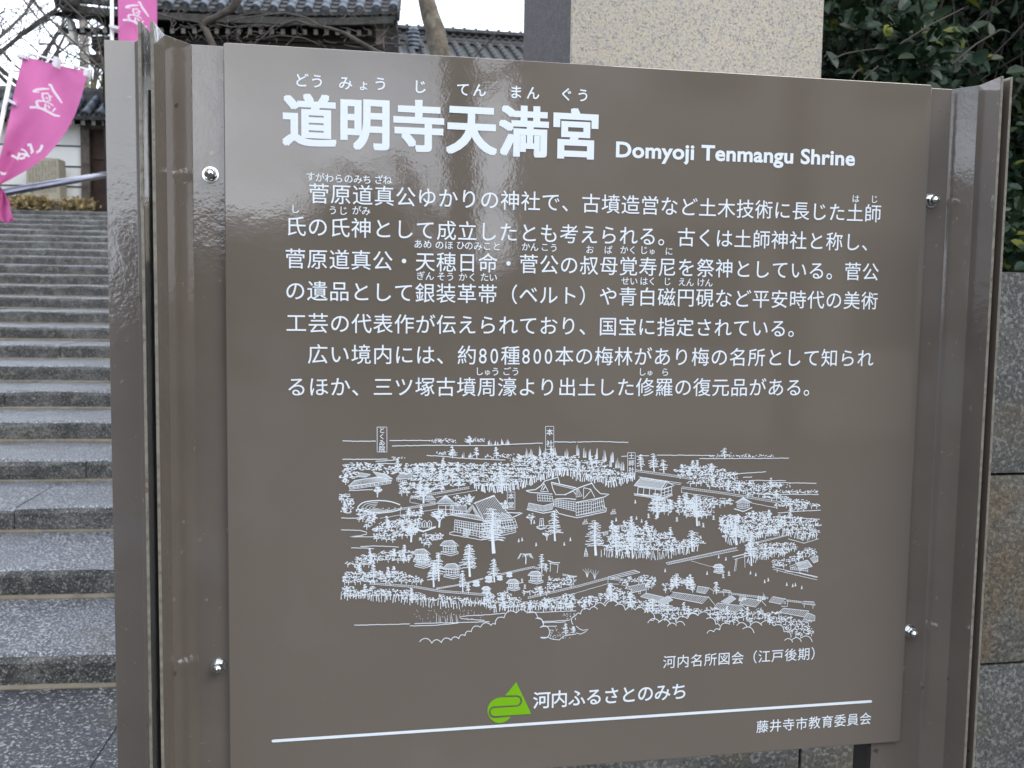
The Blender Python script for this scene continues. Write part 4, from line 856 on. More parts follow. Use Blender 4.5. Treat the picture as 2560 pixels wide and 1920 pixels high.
for i in range(7):
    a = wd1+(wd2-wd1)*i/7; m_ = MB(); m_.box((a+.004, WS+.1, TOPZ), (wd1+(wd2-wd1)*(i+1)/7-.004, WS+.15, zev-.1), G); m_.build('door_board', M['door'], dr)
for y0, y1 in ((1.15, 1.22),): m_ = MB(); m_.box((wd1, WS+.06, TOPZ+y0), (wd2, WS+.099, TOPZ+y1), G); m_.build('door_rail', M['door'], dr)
# its roof
ER = WS-.62; ze2 = G.at(100, 290, ER)[1]; SL2 = math.radians(30)
a2 = G.d*math.cos(SL2)+Z3*math.sin(SL2); u2 = -G.d*math.sin(SL2)+Z3*math.cos(SL2); base2 = G.p(0, ER, ze2)
R2 = Matrix((G.e, a2, u2)).transposed().to_4x4(); wr2 = wd2
rf2 = empty('roof', G.p((w0+wr2)/2, WS, ze2)); rf2.parent = pw; rf2.matrix_parent_inverse = Matrix.Translation(-world_loc(pw))
m_ = MB(); m_.add([base2+G.e*x+a2*s_+u2*u_ for u_ in (-.05, 0) for x, s_ in ((w0, 0), (wr2, 0), (wr2, .95), (w0, .95))], [(3, 2, 1, 0), (4, 5, 6, 7), (0, 1, 5, 4), (1, 2, 6, 5), (2, 3, 7, 6), (3, 0, 4, 7)]); m_.build('roof_board', M['wood_dark'], rf2)
n2 = int((wr2-w0)/.27); i = 0
for i in range(n2+1):
    x = w0+(wr2-w0)*i/n2
    for r in range(3):
        inst('cover_tile', cover, rf2, Matrix.Translation(base2+G.e*x+a2*(r*.31)+u2*.04) @ R2)
        inst('pan_tile', pan, rf2, Matrix.Translation(base2+G.e*(x+.135)+a2*(r*.31)+u2*.04) @ R2)
    inst('end_disc', disc, rf2, Matrix.Translation(base2+G.e*x+u2*.04-a2*.004) @ R2)
t2 = base2+a2*.95
m_ = MB(); m_.prism([(-.13, -.1), (.13, -.1), (.13, .06), (.09, .07), (.09, .15), (.06, .22), (-.06, .22), (-.09, .15), (-.09, .07), (-.13, .06)], t2+G.e*w0, t2+G.e*wr2, (G.d, Z3)); m_.build('ridge', M['tile_dark'], rf2)
m_ = MB(); sd3 = G.d*math.cos(SL2)-Z3*math.sin(SL2); m_.add([t2+G.e*w0, t2+G.e*wr2, t2+G.e*wr2+sd3*.95, t2+G.e*w0+sd3*.95], [(0, 1, 2, 3)]); m_.build('rear_slope', M['tile_dark'], rf2)
for i in range(int((wr2-w0)/.2)):
    x = w0+.1+i*.2; z = G.at(201, 306, ER+.25)[1]
    o = inst('rafter', rm_, pw, Matrix.Translation(G.p(x, ER+.26, z)) @ Rr @ Matrix.Scale(.6, 4, Vector((0, 1, 0))))
    e_ = bpy.data.objects.new('rafter_end', rem); C.objects.link(e_); e_.parent = o

# ------------------------------------------------------------------ long wing roof to the right of the gate, parallel to the sign
NG = Frame(0); WY2 = 26.0
wx0, zt1 = NG.at(930, 58, WY2); wx1, zt1b = NG.at(1460, 92, WY2); zt1 = NG.at(1150, 73, WY2)[1]
def zy(px, py): return NG.at(px, py, WY2)[1]
wing = empty('roofed_corridor', NG.p((wx0+wx1)/2, WY2, TOPZ), label='long tiled corridor roof with openwork ridge between the gate and the granite pillar', cat='building')
rg = empty('ridge', NG.p((wx0+wx1)/2, WY2, zt1)); rg.parent = wing; rg.matrix_parent_inverse = Matrix.Translation(-world_loc(wing))
za, zb_, zc, zd, ze_ = zy(1150, 73), zy(1150, 83), zy(1150, 99), zy(1150, 107), zy(1150, 114)
L1 = wx1-wx0; npc = int(L1/.30)
rt = MB(); rt.prism([(-.16, -(za-zb_)), (.16, -(za-zb_)), (.16, -.03), (.08, .0), (-.08, .0), (-.16, -.03)], (0, 0, 0), (.29, 0, 0), (Vector((0, 1, 0)), Z3)); rtm = rt.mesh('ridge_tile', M['tile_dark'])
kb = MB(); kb.lathe([(.001, 0), (.045, .02), (.035, .06), (.001, .07)], (0, 0, 0), (0, 0, 1), 8); kbm = kb.mesh('ridge_knob', M['tile_dark'])
for i in range(npc): inst('ridge_tile', rtm, rg, Matrix.Translation((wx0+i*.30, WY2, za)))
for i in range(npc): inst('ridge_knob', kbm, rg, Matrix.Translation((wx0+i*.30, WY2, za-.01)))
lat = MB(); nl = int(L1/.2); hh = zb_-zc
for r in range(2):
    for i in range(nl):
        x = wx0+.1+i*.2+(r % 2)*.1; z = zc+hh*r/2
        P = [Vector((x+.1*math.cos(a*PI/5), WY2-.08, z+hh*.5*math.sin(a*PI/5))) for a in range(6)]
        lat.tube(P, .016, 4)
lat.build('openwork', M['tile_dark'], rg)
m_ = MB(); m_.box((wx0, WY2-.02, zc), (wx1, WY2+.1, zb_)); m_.build('openwork_back', M['wood_dark'], rg)
for k_, (z0, z1_, yo) in enumerate(((zd, zc, .22), (ze_, zd-.012, .27))):
    fl = MB(); fl.box((0, -yo, z0), (.292, .2, z1_-.012)); flm = fl.mesh('flat_ridge_tile', M['tile_dark'])
    for i in range(npc): inst('flat_ridge_tile', flm, rg, Matrix.Translation((wx0+i*.30+(.15 if k_ else 0), WY2, 0)))
SL3 = math.radians(25); a3 = Vector((0, math.cos(SL3), math.sin(SL3))); u3 = Vector((0, -math.sin(SL3), math.cos(SL3))); R3 = Matrix((Vector((1, 0, 0)), a3, u3)).transposed().to_4x4()
SLN = 3.0; b3 = Vector((0, WY2-.2, ze_-.03))-a3*SLN
rf3 = empty('roof', b3); rf3.parent = wing; rf3.matrix_parent_inverse = Matrix.Translation(-world_loc(wing))
m_ = MB(); m_.add([b3+Vector((x, 0, 0))+a3*s_+u3*u_ for u_ in (-.08, 0) for x, s_ in ((wx0, 0), (wx1, 0), (wx1, SLN), (wx0, SLN))], [(3, 2, 1, 0), (4, 5, 6, 7), (0, 1, 5, 4), (1, 2, 6, 5), (2, 3, 7, 6), (3, 0, 4, 7)]); m_.build('roof_board', M['tile_dark'], rf3)
for i in range(npc):
    for r in range(5): inst('cover_tile', coverd, rf3, Matrix.Translation(b3+Vector((wx0+i*.30, 0, 0))+a3*(SLN-.34*(r+1))+u3*.03) @ R3)
rst = MB()
for i in range(npc): P0 = b3+Vector((wx0+i*.30, 0, 0))+u3*.03; rst.prism(half, P0, P0+a3*(SLN-1.72), (Vector((1, 0, 0)), u3))
rst.build('lower_tiles', M['tile_dark'], rf3, kind='stuff')
m_ = MB(); m_.box((wx0+.2, WY2-2.0, TOPZ), (wx1-.2, WY2+1.5, ze_-1.2)); m_.build('wall', M['white'], wing)
m_ = MB(); m_.add([Vector((wx0, WY2+.2, ze_-.03)), Vector((wx1, WY2+.2, ze_-.03)), Vector((wx1, WY2+2.8, ze_-1.3)), Vector((wx0, WY2+2.8, ze_-1.3))], [(0, 1, 2, 3)]); m_.build('rear_slope', M['tile_dark'], rf3)
# stacked ridge-end ornament
ox, oz = NG.at(1034, 100, WY2-1.2); zt_ = NG.at(1034, 76, WY2-1.2)[1]; zb2 = NG.at(1034, 126, WY2-1.2)[1]; hh = zt_-zb2
orn = empty('ridge_ornament', (ox, WY2-1.2, oz)); orn.parent = wing; orn.matrix_parent_inverse = Matrix.Translation(-world_loc(wing))
for i in range(5):
    z = zb2+hh*i/5; m_ = MB(); m_.lathe([(.11, 0), (.15, .02), (.145, hh/5-.03), (.10, hh/5-.005)], (ox, WY2-1.2, z), (0, 0, 1), 12); m_.build('ornament_tile', M['tile'], orn)
m_ = MB(); m_.lathe([(.13, 0), (.10, .06), (.02, .12)], (ox, WY2-1.2, zt_), (0, 0, 1), 10); m_.build('cap', M['tile'], orn)
m_ = MB(); m_.box((ox-.1, WY2-1.15, zb2-.9), (ox+.1, WY2-.3, zt_-.05)); m_.build('descending_ridge', M['tile_dark'], orn)

# ------------------------------------------------------------------ stele, dry shrubs, utility pole
SS = 19.6
s0, _ = G.at(64, 545, SS); s1, zz = G.at(148, 396, SS); sb0 = G.at(51, 545, SS)[0]
ste = empty('stone_stele', G.p((s0+s1)/2, SS, TOPZ), label='upright inscribed tan stone slab before the white wall, behind the pink banner', cat='monument')
m_ = MB(); vs = [G.p(s0, SS, TOPZ+.22), G.p(s1, SS, TOPZ+.22), G.p(s1-.02, SS, zz), G.p(s0+.04, SS, zz+.03)]; vs += [p+G.d*.42 for p in vs]
m_.add(vs, [(0, 1, 2, 3), (7, 6, 5, 4), (1, 5, 6, 2), (4, 0, 3, 7), (3, 2, 6, 7), (0, 4, 5, 1)]); m_.build('slab', M['stele'], ste, bevel=.02)
gl = MB(); random.seed(3)
for cI in range(9):
    for r in range(18):
        if random.random() < .78:
            x = s0+.09+cI*(s1-s0-.12)/9; z = zz-.08-r*(zz-TOPZ-.45)/18
            for q in range(2):
                a = random.uniform(0, 6); gl.add([G.p(x-.02, SS-.003, z+q*.016), G.p(x+random.uniform(.01, .03), SS-.003, z+q*.016-.004), G.p(x+.025, SS-.003, z+q*.016+.006)], [(0, 1, 2)])
gl.build('inscription', mat('cut_lettering', (.16, .14, .11), .9), ste, kind='stuff')
m_ = MB(); m_.box((s0-.1, SS-.12, TOPZ-.005), (s1+.12, SS+.55, TOPZ+.22), G); m_.build('plinth', M['granite'], ste, bevel=.02)
random.seed(11)
def leafset(b, c_, r, n, l, w_=None, gauss=True, up_bias=.3):
    for _ in range(n):
        if gauss: p = Vector((random.gauss(0, .45)*r[0], random.gauss(0, .45)*r[1], random.gauss(0, .45)*r[2]))
        else:
            p = Vector((random.uniform(-r[0], r[0]), random.uniform(-r[1], r[1]), random.uniform(-r[2], r[2])))
        d = Vector((random.uniform(-1, 1), random.uniform(-1, 1), random.uniform(-1, 1)+up_bias)).normalized(); s_ = d.orthogonal().normalized(); s_ = Matrix.Rotation(random.random()*6.28, 3, d) @ s_
        q = c_+p; L_ = l*random.uniform(.7, 1.3); W2 = L_*.28
        b.add([q, q+d*L_*.5+s_*W2, q+d*L_, q+d*L_*.5-s_*W2], [(0, 1, 2, 3)])
def shrub(name, cx, cs, rx, h, n, mt, lab, grp=None, zb=TOPZ, l=.09, cat='shrub'):
    r_ = empty(name, G.p(cx, cs, zb), label=lab, cat=cat, group=grp)
    b = MB(); leafset(b, G.p(cx, cs, zb+h*.52), (rx, .3, h*.5), n, l); b.build('foliage', mt, r_)
    t_ = MB()
    for i in range(10):
        a = random.uniform(-1, 1); t_.tube([G.p(cx+a*.1, cs, zb-.01), G.p(cx+a*rx*.5, cs+random.uniform(-.1, .1), zb+h*.5), G.p(cx+a*rx*.9, cs, zb+h*.95)], [.012, .009, .004], 5)
    t_.build('stem', M['twig'], r_)
x0 = G.at(35, 540, 19.2)[0]; x1 = G.at(95, 540, 19.2)[0]; shrub('dry_shrub', (x0+x1)/2, 19.1, .42, .27, 1100, M['dry'], 'low brown dried shrub at the left foot of the stone slab')
x0 = G.at(115, 540, 19.2)[0]; shrub('dry_shrub', x0, 19.05, .14, .22, 260, M['dry'], 'smallest brown dried shrub, right in front of the stone slab')
x0 = G.at(172, 540, 19.2)[0]; x1 = G.at(210, 540, 19.2)[0]; shrub('dry_shrub', (x0+x1)/2, 19.15, .32, .22, 700, M['dry'], 'low tan dried shrub between the stone slab and the dark door')
x0, z0 = G.at(232, 226, 23.5); hb = empty('hedge', G.p(x0, 23.5, TOPZ), label='olive green clipped shrub showing above the ridge of the white wall', cat='hedge')
b = MB(); leafset(b, G.p(x0+.75, 23.5, z0-.35), (1.5, .5, .5), 3600, .10); b.build('foliage', M['moss'], hb); t_ = MB()
for i in range(8): t_.tube([G.p(x0+i*.25, 23.5, TOPZ), G.p(x0+i*.25, 23.5, z0-.3)], .04, 6)
t_.build('stem', M['bark_dark'], hb)
pw_, pz_ = G.at(209, 72, 24); up = empty('utility_pole', G.p(pw_, 24, TOPZ), label='grey brown pole with pale rings standing behind the white wall', cat='pole')
r0 = abs(G.at(221, 100, 24)[0]-G.at(198, 100, 24)[0])/2; m_ = MB(); m_.tube([G.p(pw_, 24, TOPZ), G.p(pw_, 24, pz_+1.2)], [r0*1.05, r0*.97], 16); m_.build('shaft', M['pole'], up, smooth=True)
for py in (110, 134, 156): z = G.at(209, py, 24)[1]; m_ = MB(); m_.lathe([(r0+.004, -.018), (r0+.012, -.018), (r0+.012, .018), (r0+.004, .018)], G.p(pw_, 24, z), (0, 0, 1), 16); m_.build('ring', M['whitepaint'], up)

# ================================================================== HANDRAIL on the steps
p0 = CAM+ray(0, 483)*(6.3/ray(0, 483).dot(FW)); p1 = CAM+ray(261, 437)*(7.7/ray(261, 437).dot(FW)); dv = (p1-p0)
hr = empty('handrail', p0+dv*1.6-Vector((0, 0, 1.6)), label='polished steel handrail climbing beside the steps, passing behind the left post', cat='handrail')
m_ = MB(); m_.tube([p0-dv*.9, p0+dv*2.2], .0252, 20); m_.build('rail', M['rail'], hr, smooth=True)
for t in (-.8, 1.75):
    q = p0+dv*t; s_ = q.dot(ST.d); k_ = int((s_-sC)/STEP_T-4.3); zf = max(0, min(NS, k_))*STEP_R
    m_ = MB(); m_.tube([Vector((q.x, q.y, zf-.01)), Vector((q.x, q.y, q.z-.02))], .022, 14); m_.build('rail_post', M['rail'], hr, smooth=True)
    m_ = MB(); m_.lathe([(.05, 0), (.05, .008), (.03, .012)], (q.x, q.y, zf), (0, 0, 1), 16); m_.build('foot_plate', M['rail'], hr)

# ================================================================== PINK BANNERS
def strokes(b, cv, S_, w_):
    """brush strokes: (width factor, points) drawn as ribbons through cv(x, y) -> point just before the cloth"""
    for k_, (wf, P) in enumerate(S_):
        n = len(P); L_ = []; R__ = []
        for i in range(n):
            x, y = P[i]; x0, y0 = P[max(0, i-1)]; x1, y1 = P[min(n-1, i+1)]; dx, dy = x1-x0, y1-y0; l = math.hypot(dx, dy) or 1; h = w_*wf/2*(1 if i < n-1 else .55)
            L_.append(cv(x-dy/l*h, y+dx/l*h, k_)); R__.append(cv(x+dy/l*h, y-dx/l*h, k_))
        b.add(L_+R__, [(i, i+1, n+i+1, n+i) for i in range(n-1)])
GLY1 = [(1, [(640, 1112), (672, 1125), (700, 1190), (760, 1275), (818, 1358)]), (1, [(432, 1208), (470, 1182), (560, 1170), (648, 1170)]), (.7, [(440, 1205), (520, 1214)]),
        (.9, [(560, 1222), (560, 1280), (590, 1335)]), (.7, [(545, 1235), (630, 1228), (648, 1262), (690, 1278)]), (.7, [(650, 1262), (664, 1320), (605, 1340)]), (.8, [(600, 1285), (640, 1300)]),
        (1.1, [(478, 1330), (492, 1390), (530, 1432)]), (.7, [(480, 1326), (560, 1328), (640, 1352), (706, 1395)]), (.7, [(640, 1355), (690, 1375)]), (1, [(390, 1412), (470, 1412), (560, 1432), (640, 1475), (720, 1518), (790, 1530)]),
        (.8, [(600, 1365), (592, 1420), (622, 1460)]), (.6, [(625, 1385), (660, 1420), (635, 1430)]), (.9, [(730, 1425), (690, 1470)])]
def banner(lab, dist, quad, glyphs, poleA, poleB, barA, barB, tabs, fold, gw):
    """quad(u, v) -> source pixel of the cloth at u across, v down; dist: depth from the camera"""
    def W3(px, py, dd=0): r = ray(px, py); return CAM+r*((dist+dd)/r.dot(FW))
    root = empty('banner', W3(*poleB)*1.0, label=lab, cat='banner')
    NU, NV = 26, 60; vs = []
    for j in range(NV+1):
        for i in range(NU+1):
            u, v = i/NU, j/NV; px, py = quad(u, v); vs.append(W3(px, py, fold(u, v)))
    cl = MB(); cl.add(vs, [(j*(NU+1)+i, j*(NU+1)+i+1, (j+1)*(NU+1)+i+1, (j+1)*(NU+1)+i) for j in range(NV) for i in range(NU)])
    co = cl.build('cloth', M['pink'], root, smooth=True)
    b = MB(); 
    for S_, cv2, w_ in glyphs:
        strokes(b, lambda x, y, k_, cv2=cv2: W3(*cv2(x, y), -.012-.0012*(k_ % 8)+gw(*cv2(x, y))), S_, w_)
    b.build('banner_lettering', M['whitecloth'], co, kind='stuff')
    a, c_ = W3(*poleA, .02), W3(*poleB, .02); m_ = MB(); m_.tube([a, c_], .0125, 12); m_.build('pole', M['whitepole'], root, smooth=True)
    m_ = MB(); m_.tube([W3(*barA, .02), W3(*barB, .05)], .006, 8); m_.build('crossbar', M['whitepole'], root)
    for T in tabs:
        m_ = MB(); f_ = [W3(x, y, -.02) for x, y in T]; k_ = [p+FW*.05 for p in f_]; m_.add(f_+k_, [(0, 1, 2, 3), (7, 6, 5, 4), (0, 4, 5, 1), (1, 5, 6, 2), (2, 6, 7, 3), (3, 7, 4, 0)]); m_.build('tab', M['whitecloth'], root)
    return root
def lerp(T, v):
    for (v0, x0, y0), (v1, x1, y1) in zip(T[:-1], T[1:]):
        if v <= v1: t = (v-v0)/(v1-v0); return x0+(x1-x0)*t, y0+(y1-y0)*t
    return T[-1][1:]
LE = [(0, 58, 139), (.15, 48, 180), (.3, 36, 228), (.45, 25, 285), (.58, 14, 335), (.68, 4, 378), (.78, -12, 430), (.9, -40, 480), (1, -62, 520)]
RE = [(0, 219, 178), (.12, 212, 212), (.25, 201, 250), (.38, 187, 290), (.5, 168, 325), (.6, 143, 360), (.68, 113, 394), (.76, 70, 424), (.84, 28, 448), (.92, -12, 468), (1, -40, 480)]
def q1(u, v):
    a, b_ = lerp(LE, v), lerp(RE, v); s_ = 4*math.sin(u*PI)*(1-v); return a[0]+(b_[0]-a[0])*u, a[1]+(b_[1]-a[1])*u+s_*.6
def f1(u, v): return .10*u*(1-v)-.16*max(0, v-.35)*math.sin(u*5+v*3)+.035*math.sin(u*9+v*8)*v+.02*math.sin(u*7-v*11)
k1 = lambda x, y: (x/5.267, y/5.267)
k2 = lambda x, y: (x/5.925, 300+y/5.925)
GLY2 = [(1.2, [(405, 372), (450, 365), (462, 410), (482, 470), (455, 495)]), (.8, [(312, 432), (365, 450), (400, 500), (430, 540)]), (.9, [(345, 500), (400, 525), (440, 545)]), (1, [(170, 525), (230, 552), (270, 590)]), (.9, [(285, 480), (272, 540), (262, 600)]), (.9, [(280, 520), (330, 500), (380, 530), (350, 560), (310, 560)]), (.9, [(250, 552), (320, 575), (372, 560)]), (1.1, [(625, 368), (610, 420), (580, 462), (538, 475)]), (.7, [(540, 478), (560, 500)])]
GLY3 = [(.9, [(0, 770), (50, 790), (105, 780)]), (.9, [(10, 800), (60, 805), (90, 800)])]
_near = lambda px, py: -.075
tabs1 = [[(44, 133), (66, 138), (64, 146), (42, 140)], [(134, 140), (146, 143), (141, 168), (131, 164)], [(210, 172), (220, 175), (217, 190), (208, 187)], [(19, 245), (40, 256), (38, 263), (17, 252)], [(2, 362), (15, 372), (14, 380), (0, 370)]]
bl = banner('pink banner bulging in the wind at the left edge, hanging from a slanted white pole', 6.1, q1, [(GLY1, k1, 32), (GLY2, k2, 36), (GLY3, k2, 24)], (41, 122), (-90, 760), (30, 121), (226, 176), tabs1, f1, _near)
# its free end hanging below the rail
tl = MB(); T = [((0, 466), (4, 470)), ((-6, 480), (14, 486)), ((-10, 500), (24, 505)), ((-10, 520), (26, 525)), ((-8, 540), (33, 545)), ((0, 552), (34, 552)), ((12, 556), (26, 556))]
vs = []
for j, (a, b_) in enumerate(T):
    for i in range(9):
        u = i/8; r = ray(a[0]+(b_[0]-a[0])*u, a[1]+(b_[1]-a[1])*u); vs.append(CAM+r*((6.08+.05*math.sin(u*9+j*.8))/r.dot(FW)))
tl.add(vs, [(j*9+i, j*9+i+1, (j+1)*9+i+1, (j+1)*9+i) for j in range(len(T)-1) for i in range(8)]); tl.build('cloth', M['pink'], bl, smooth=True)
def q2(u, v): return 292+4*v+(392-292-3*v)*u+0*v, -420+v*560+3*math.sin(u*3)
def f2(u, v): return .03*math.sin(u*6+v*3)+.02*math.sin(u*3-v*9)
k3 = lambda x, y: ((x-620)*.80/5.267*1.0+342, (y-1320)*.80/5.267+36)
banner('pink banner hanging straight above the left post beside its white pole', 7.0, q2, [(GLY1, k3, 34)], (278, -470), (283, 1040), (262, -440), (400, -425), [[(273, 60), (297, 66), (296, 73), (272, 67)], [(290, -436), (300, -434), (300, -415), (290, -417)], [(380, -430), (390, -428), (390, -410), (380, -412)]], f2, lambda a, b_: -.05)

# ================================================================== TREES
def limb(b, p, d, l, r, depth, spread=.55, nseg=4, curve=.25, grav=0, fork=2.4, rmin=.003):
    pts = [p]; rad = [r]; q = Vector(p)
    dd = Vector(d).normalized(); side = []
    for i in range(nseg):
        dd = (dd+Vector((random.uniform(-1, 1), random.uniform(-1, 1), random.uniform(-1, 1)+grav))*curve*.5).normalized()
        q = q+dd*(l/nseg); pts.append(q); rad.append(max(rmin, r*(1-.45*(i+1)/nseg))); side.append((q, Vector(dd), rad[-1]))
    b.tube(pts, rad, 6 if r > .03 else (5 if r > .012 else 3), False)
    if depth <= 0: return
    nb = int(fork) + (1 if random.random() < fork % 1 else 0)
    for k_ in range(nb):
        q, d_, rr = side[-1] if k_ == 0 else random.choice(side[1:])
        nd = (d_+Vector((random.uniform(-1, 1), random.uniform(-1, 1), random.uniform(-.6, 1)))*spread*(.55 if k_ == 0 else 1.25)).normalized()
        limb(b, q, nd, l*random.uniform(.62, .85), rr*(.92 if k_ == 0 else .62), depth-1, spread, nseg, curve, grav, fork, rmin)
def at(px, py, d_): r = ray(px, py); return CAM+r*(d_/r.dot(FW))
def floor_z(p):
    k_ = int((p.dot(ST.d)-sC)/STEP_T-4.3)
    return 0 if k_ < 3 else STEP_R*min(NS, k_)
# trunk between gate and pillar
DT = 8.0; P = [(1066, -260, 38), (1052, -120, 40), (1060, -40, 40), (1066, 0, 42), (1076, 40, 46), (1088, 75, 50), (1092, 100, 52), (1101, 135, 50), (1110, 170, 52), (1112, 400, 60), (1108, 700, 72)]
pts = [at(x, y, DT) for x, y, _ in P]; ft = pts[-1].copy(); ft.z = STEP_R*5; pts.append(ft); pts = pts[::-1]; rr = [46*DT/FPX]+[w_/2*DT/FPX for _, _, w_ in P][::-1]
tr = empty('cherry_tree', ft, label='bare tree with a stout leaning trunk between the gate roof and the pillar', cat='tree')
tb = MB(); tb.tube(pts, rr, 14); kn = at(1072, 62, DT); tb.lathe([(.03, -.03), (.05, .0), (.035, .03), (.01, .04)], kn, (-1, -.3, .2), 9); tb.build('trunk', M['bark'], tr, smooth=True)
random.seed(21); cb_ = MB()
for i in range(4): limb(cb_, pts[-1], (random.uniform(-1, 1), random.uniform(-.5, 1), 1.2), 1.3, .055, 4, .6)
# the pale low branches crossing before the gate
for P in ([(700, 62, 5), (738, 50, 6), (776, 63, 7), (826, 70, 8), (864, 84, 9), (900, 105, 10), (940, 128, 11), (1000, 150, 13), (1100, 190, 16)],
          [(560, 58, 3), (610, 45, 4), (680, 35, 4), (715, 33, 5), (760, 42, 5), (800, 64, 5), (850, 78, 5)], [(565, 92, 3), (600, 68, 4), (640, 62, 4), (700, 66, 4), (740, 52, 5)],
          [(620, 118, 3), (655, 95, 4), (690, 60, 3), (715, 38, 3)], [(640, 100, 3), (700, 88, 3), (760, 95, 3), (800, 112, 3)], [(1180, 150, 4), (1215, 112, 3.5), (1248, 75, 3), (1262, 62, 2.5), (1285, 30, 2), (1305, -10, 1.6)],
          [(1175, 138, 3), (1210, 118, 3), (1240, 92, 2.4), (1225, 85, 2)], [(985, 118, 3), (1020, 108, 3), (1060, 118, 4)], [(860, 112, 2.5), (905, 120, 3), (960, 108, 3), (1010, 112, 3)]):
    cb_.tube([at(x, y, DT+random.uniform(-.05, .05)) for x, y, _ in P], [w_/2*DT/FPX for _, _, w_ in P], 6, False)
for i in range(60):
    x, y = random.uniform(560, 1000), random.uniform(30, 125); a = random.uniform(0, 6.28); l = random.uniform(18, 70)
    cb_.tube([at(x, y, DT), at(x+l*.5*math.cos(a)+random.uniform(-6, 6), y+l*.35*math.sin(a)+random.uniform(-6, 6), DT+.05), at(x+l*math.cos(a), y+l*.6*math.sin(a), DT+.1)], [.0042, .0035, .002], 4, False)
cb_.build('branches', M['twig'], tr, kind='stuff')
# dark hanging branch in front of the gate
DB = 6.5; tr = empty('plum_tree', at(470, 700, DB), label='bare tree with a dark crooked bough crossing before the gate roof', cat='tree'); tr.location.z = STEP_R*3
P = [(640, -160, 30), (615, -60, 26), (594, 0, 22), (583, 18, 20), (562, 32, 18), (540, 43, 17), (515, 55, 18), (505, 64, 16), (514, 74, 16), (526, 100, 17), (538, 130, 18), (548, 300, 22), (530, 740, 28)]
tb = MB(); pts = [at(x, y, DB) for x, y, _ in P]; pts[-1].z = STEP_R*3-.05; tr.location = pts[-1]; tb.tube(pts, [w_/2*DB/FPX for _, _, w_ in P], 9)
random.seed(4); tb.build('trunk', M['bark_dark'], tr, smooth=True)
cb_ = MB()
for P in ([(395, 33, 4), (420, 42, 5), (450, 50, 5), (480, 52, 5), (505, 58, 5)], [(540, 60, 4), (580, 68, 4), (620, 62, 3), (660, 70, 3)], [(545, 50, 3), (585, 40, 3), (640, 32, 3)], [(500, 64, 5), (498, 61, 5), (520, 60, 3)]):
    cb_.tube([at(x, y, DB) for x, y, _ in P], [w_/2*DB/FPX for _, _, w_ in P], 5, False)
for i in range(70):
    x, y = random.uniform(395, 700), random.uniform(20, 110); a = random.uniform(0, 6.28); l = random.uniform(14, 50)
    cb_.tube([at(x, y, DB+.1), at(x+l*.5*math.cos(a)+random.uniform(-6, 6), y+l*.35*math.sin(a)+random.uniform(-6, 6), DB+.1), at(x+l*math.cos(a), y+l*.6*math.sin(a), DB+.1)], [.0035, .003, .0016], 4, False)
for i in range(3): limb(cb_, pts[0], (random.uniform(-1, 1), random.uniform(-1, .5), 1.4), .8, .03, 4, .6)
cb_.build('branches', M['twig'], tr, kind='stuff')
# bare trees against the sky at the left
def baretree(x, y, D_, seed, lab, h=3.6, r=.13, lean=(0, 0, 1), depth=6, start=(0, 0), fork=2.6):
    random.seed(seed); foot = at(x, y, D_); zf = TOPZ if foot.dot(ST.d) > step_s(NS) else max(0, floor_z(foot)); foot.z = zf
    t = empty('bare_tree', foot, label=lab, cat='tree', group=None)
    b = MB(); c_ = MB(); top_ = foot+Vector(lean).normalized()*h*.55; b.tube([foot-Vector((0, 0, .05)), foot+(top_-foot)*.5+Vector((.05, 0, 0)), top_], [r, r*.85, r*.75], 10); b.build('trunk', M['bark_dark'], t, smooth=True)
    for k_ in range(5): limb(c_, top_-Vector(lean)*.1*k_, (random.uniform(-1, 1), random.uniform(-1, 1), random.uniform(.3, 1.2)), h*.30, r*.5, depth, .62, 4, .3, .05, fork, .0045)
    c_.build('branches', M['twig'], t, kind='stuff')
baretree(-160, 500, 15, 31, 'bare fine-twigged tree leaning in from the left edge above the banner', 5.2, .075, (.25, 0, 1), 5, fork=2.75)
baretree(60, 500, 26, 32, 'distant bare tree showing between the banner and the pole', 6.5, .12, (0, 0, 1), 5, fork=2.75)
baretree(250, 500, 29, 33, 'distant bare tree behind the wall beside the left post', 6.4, .12, (-.05, 0, 1), 5, fork=2.7)
tw = MB()
for P in ([(70, -20, 7), (105, 30, 6), (140, 62, 6), (165, 88, 5), (195, 115, 5), (230, 150, 4), (262, 176, 3)], [(0, 122, 9), (22, 148, 8), (36, 162, 7), (50, 174, 5)], [(100, 110, 5), (140, 110, 4), (160, 128, 4), (195, 145, 4), (230, 163, 5), (265, 160, 4)], [(150, 110, 6), (142, 140, 5), (155, 160, 4)], [(90, 40, 4), (120, 80, 4), (140, 110, 5), (148, 150, 4)], [(0, 115, 3), (30, 92, 3), (70, 70, 3), (125, 48, 3)], [(235, 70, 4), (245, 100, 5), (255, 150, 5), (262, 185, 4)], [(0, 40, 3), (50, 90, 3), (90, 125, 3), (118, 152, 3)], [(20, 175, 4), (60, 182, 3)]):
    tw.tube([at(x, y, 9) for x, y, _ in P], [w_/2*9/FPX for _, _, w_ in P], 5, False)
random.seed(8)
for i in range(150):
    x, y = random.uniform(-10, 262), random.uniform(-5, 170); a = random.uniform(0, 6.28); l = random.uniform(20, 75)
    tw.tube([at(x, y, 9), at(x+l*.5*math.cos(a)+random.uniform(-8, 8), y+l*.5*math.sin(a)+random.uniform(-8, 8), 9.1), at(x+l*math.cos(a), y+l*math.sin(a), 9.2)], [.0042, .0032, .002], 4, False)
ft = at(-420, 700, 9); ft.z = STEP_R*6; t3 = empty('bare_tree', ft, label='nearest bare tree at the far left, its thin boughs crossing before the gate corner', cat='tree')
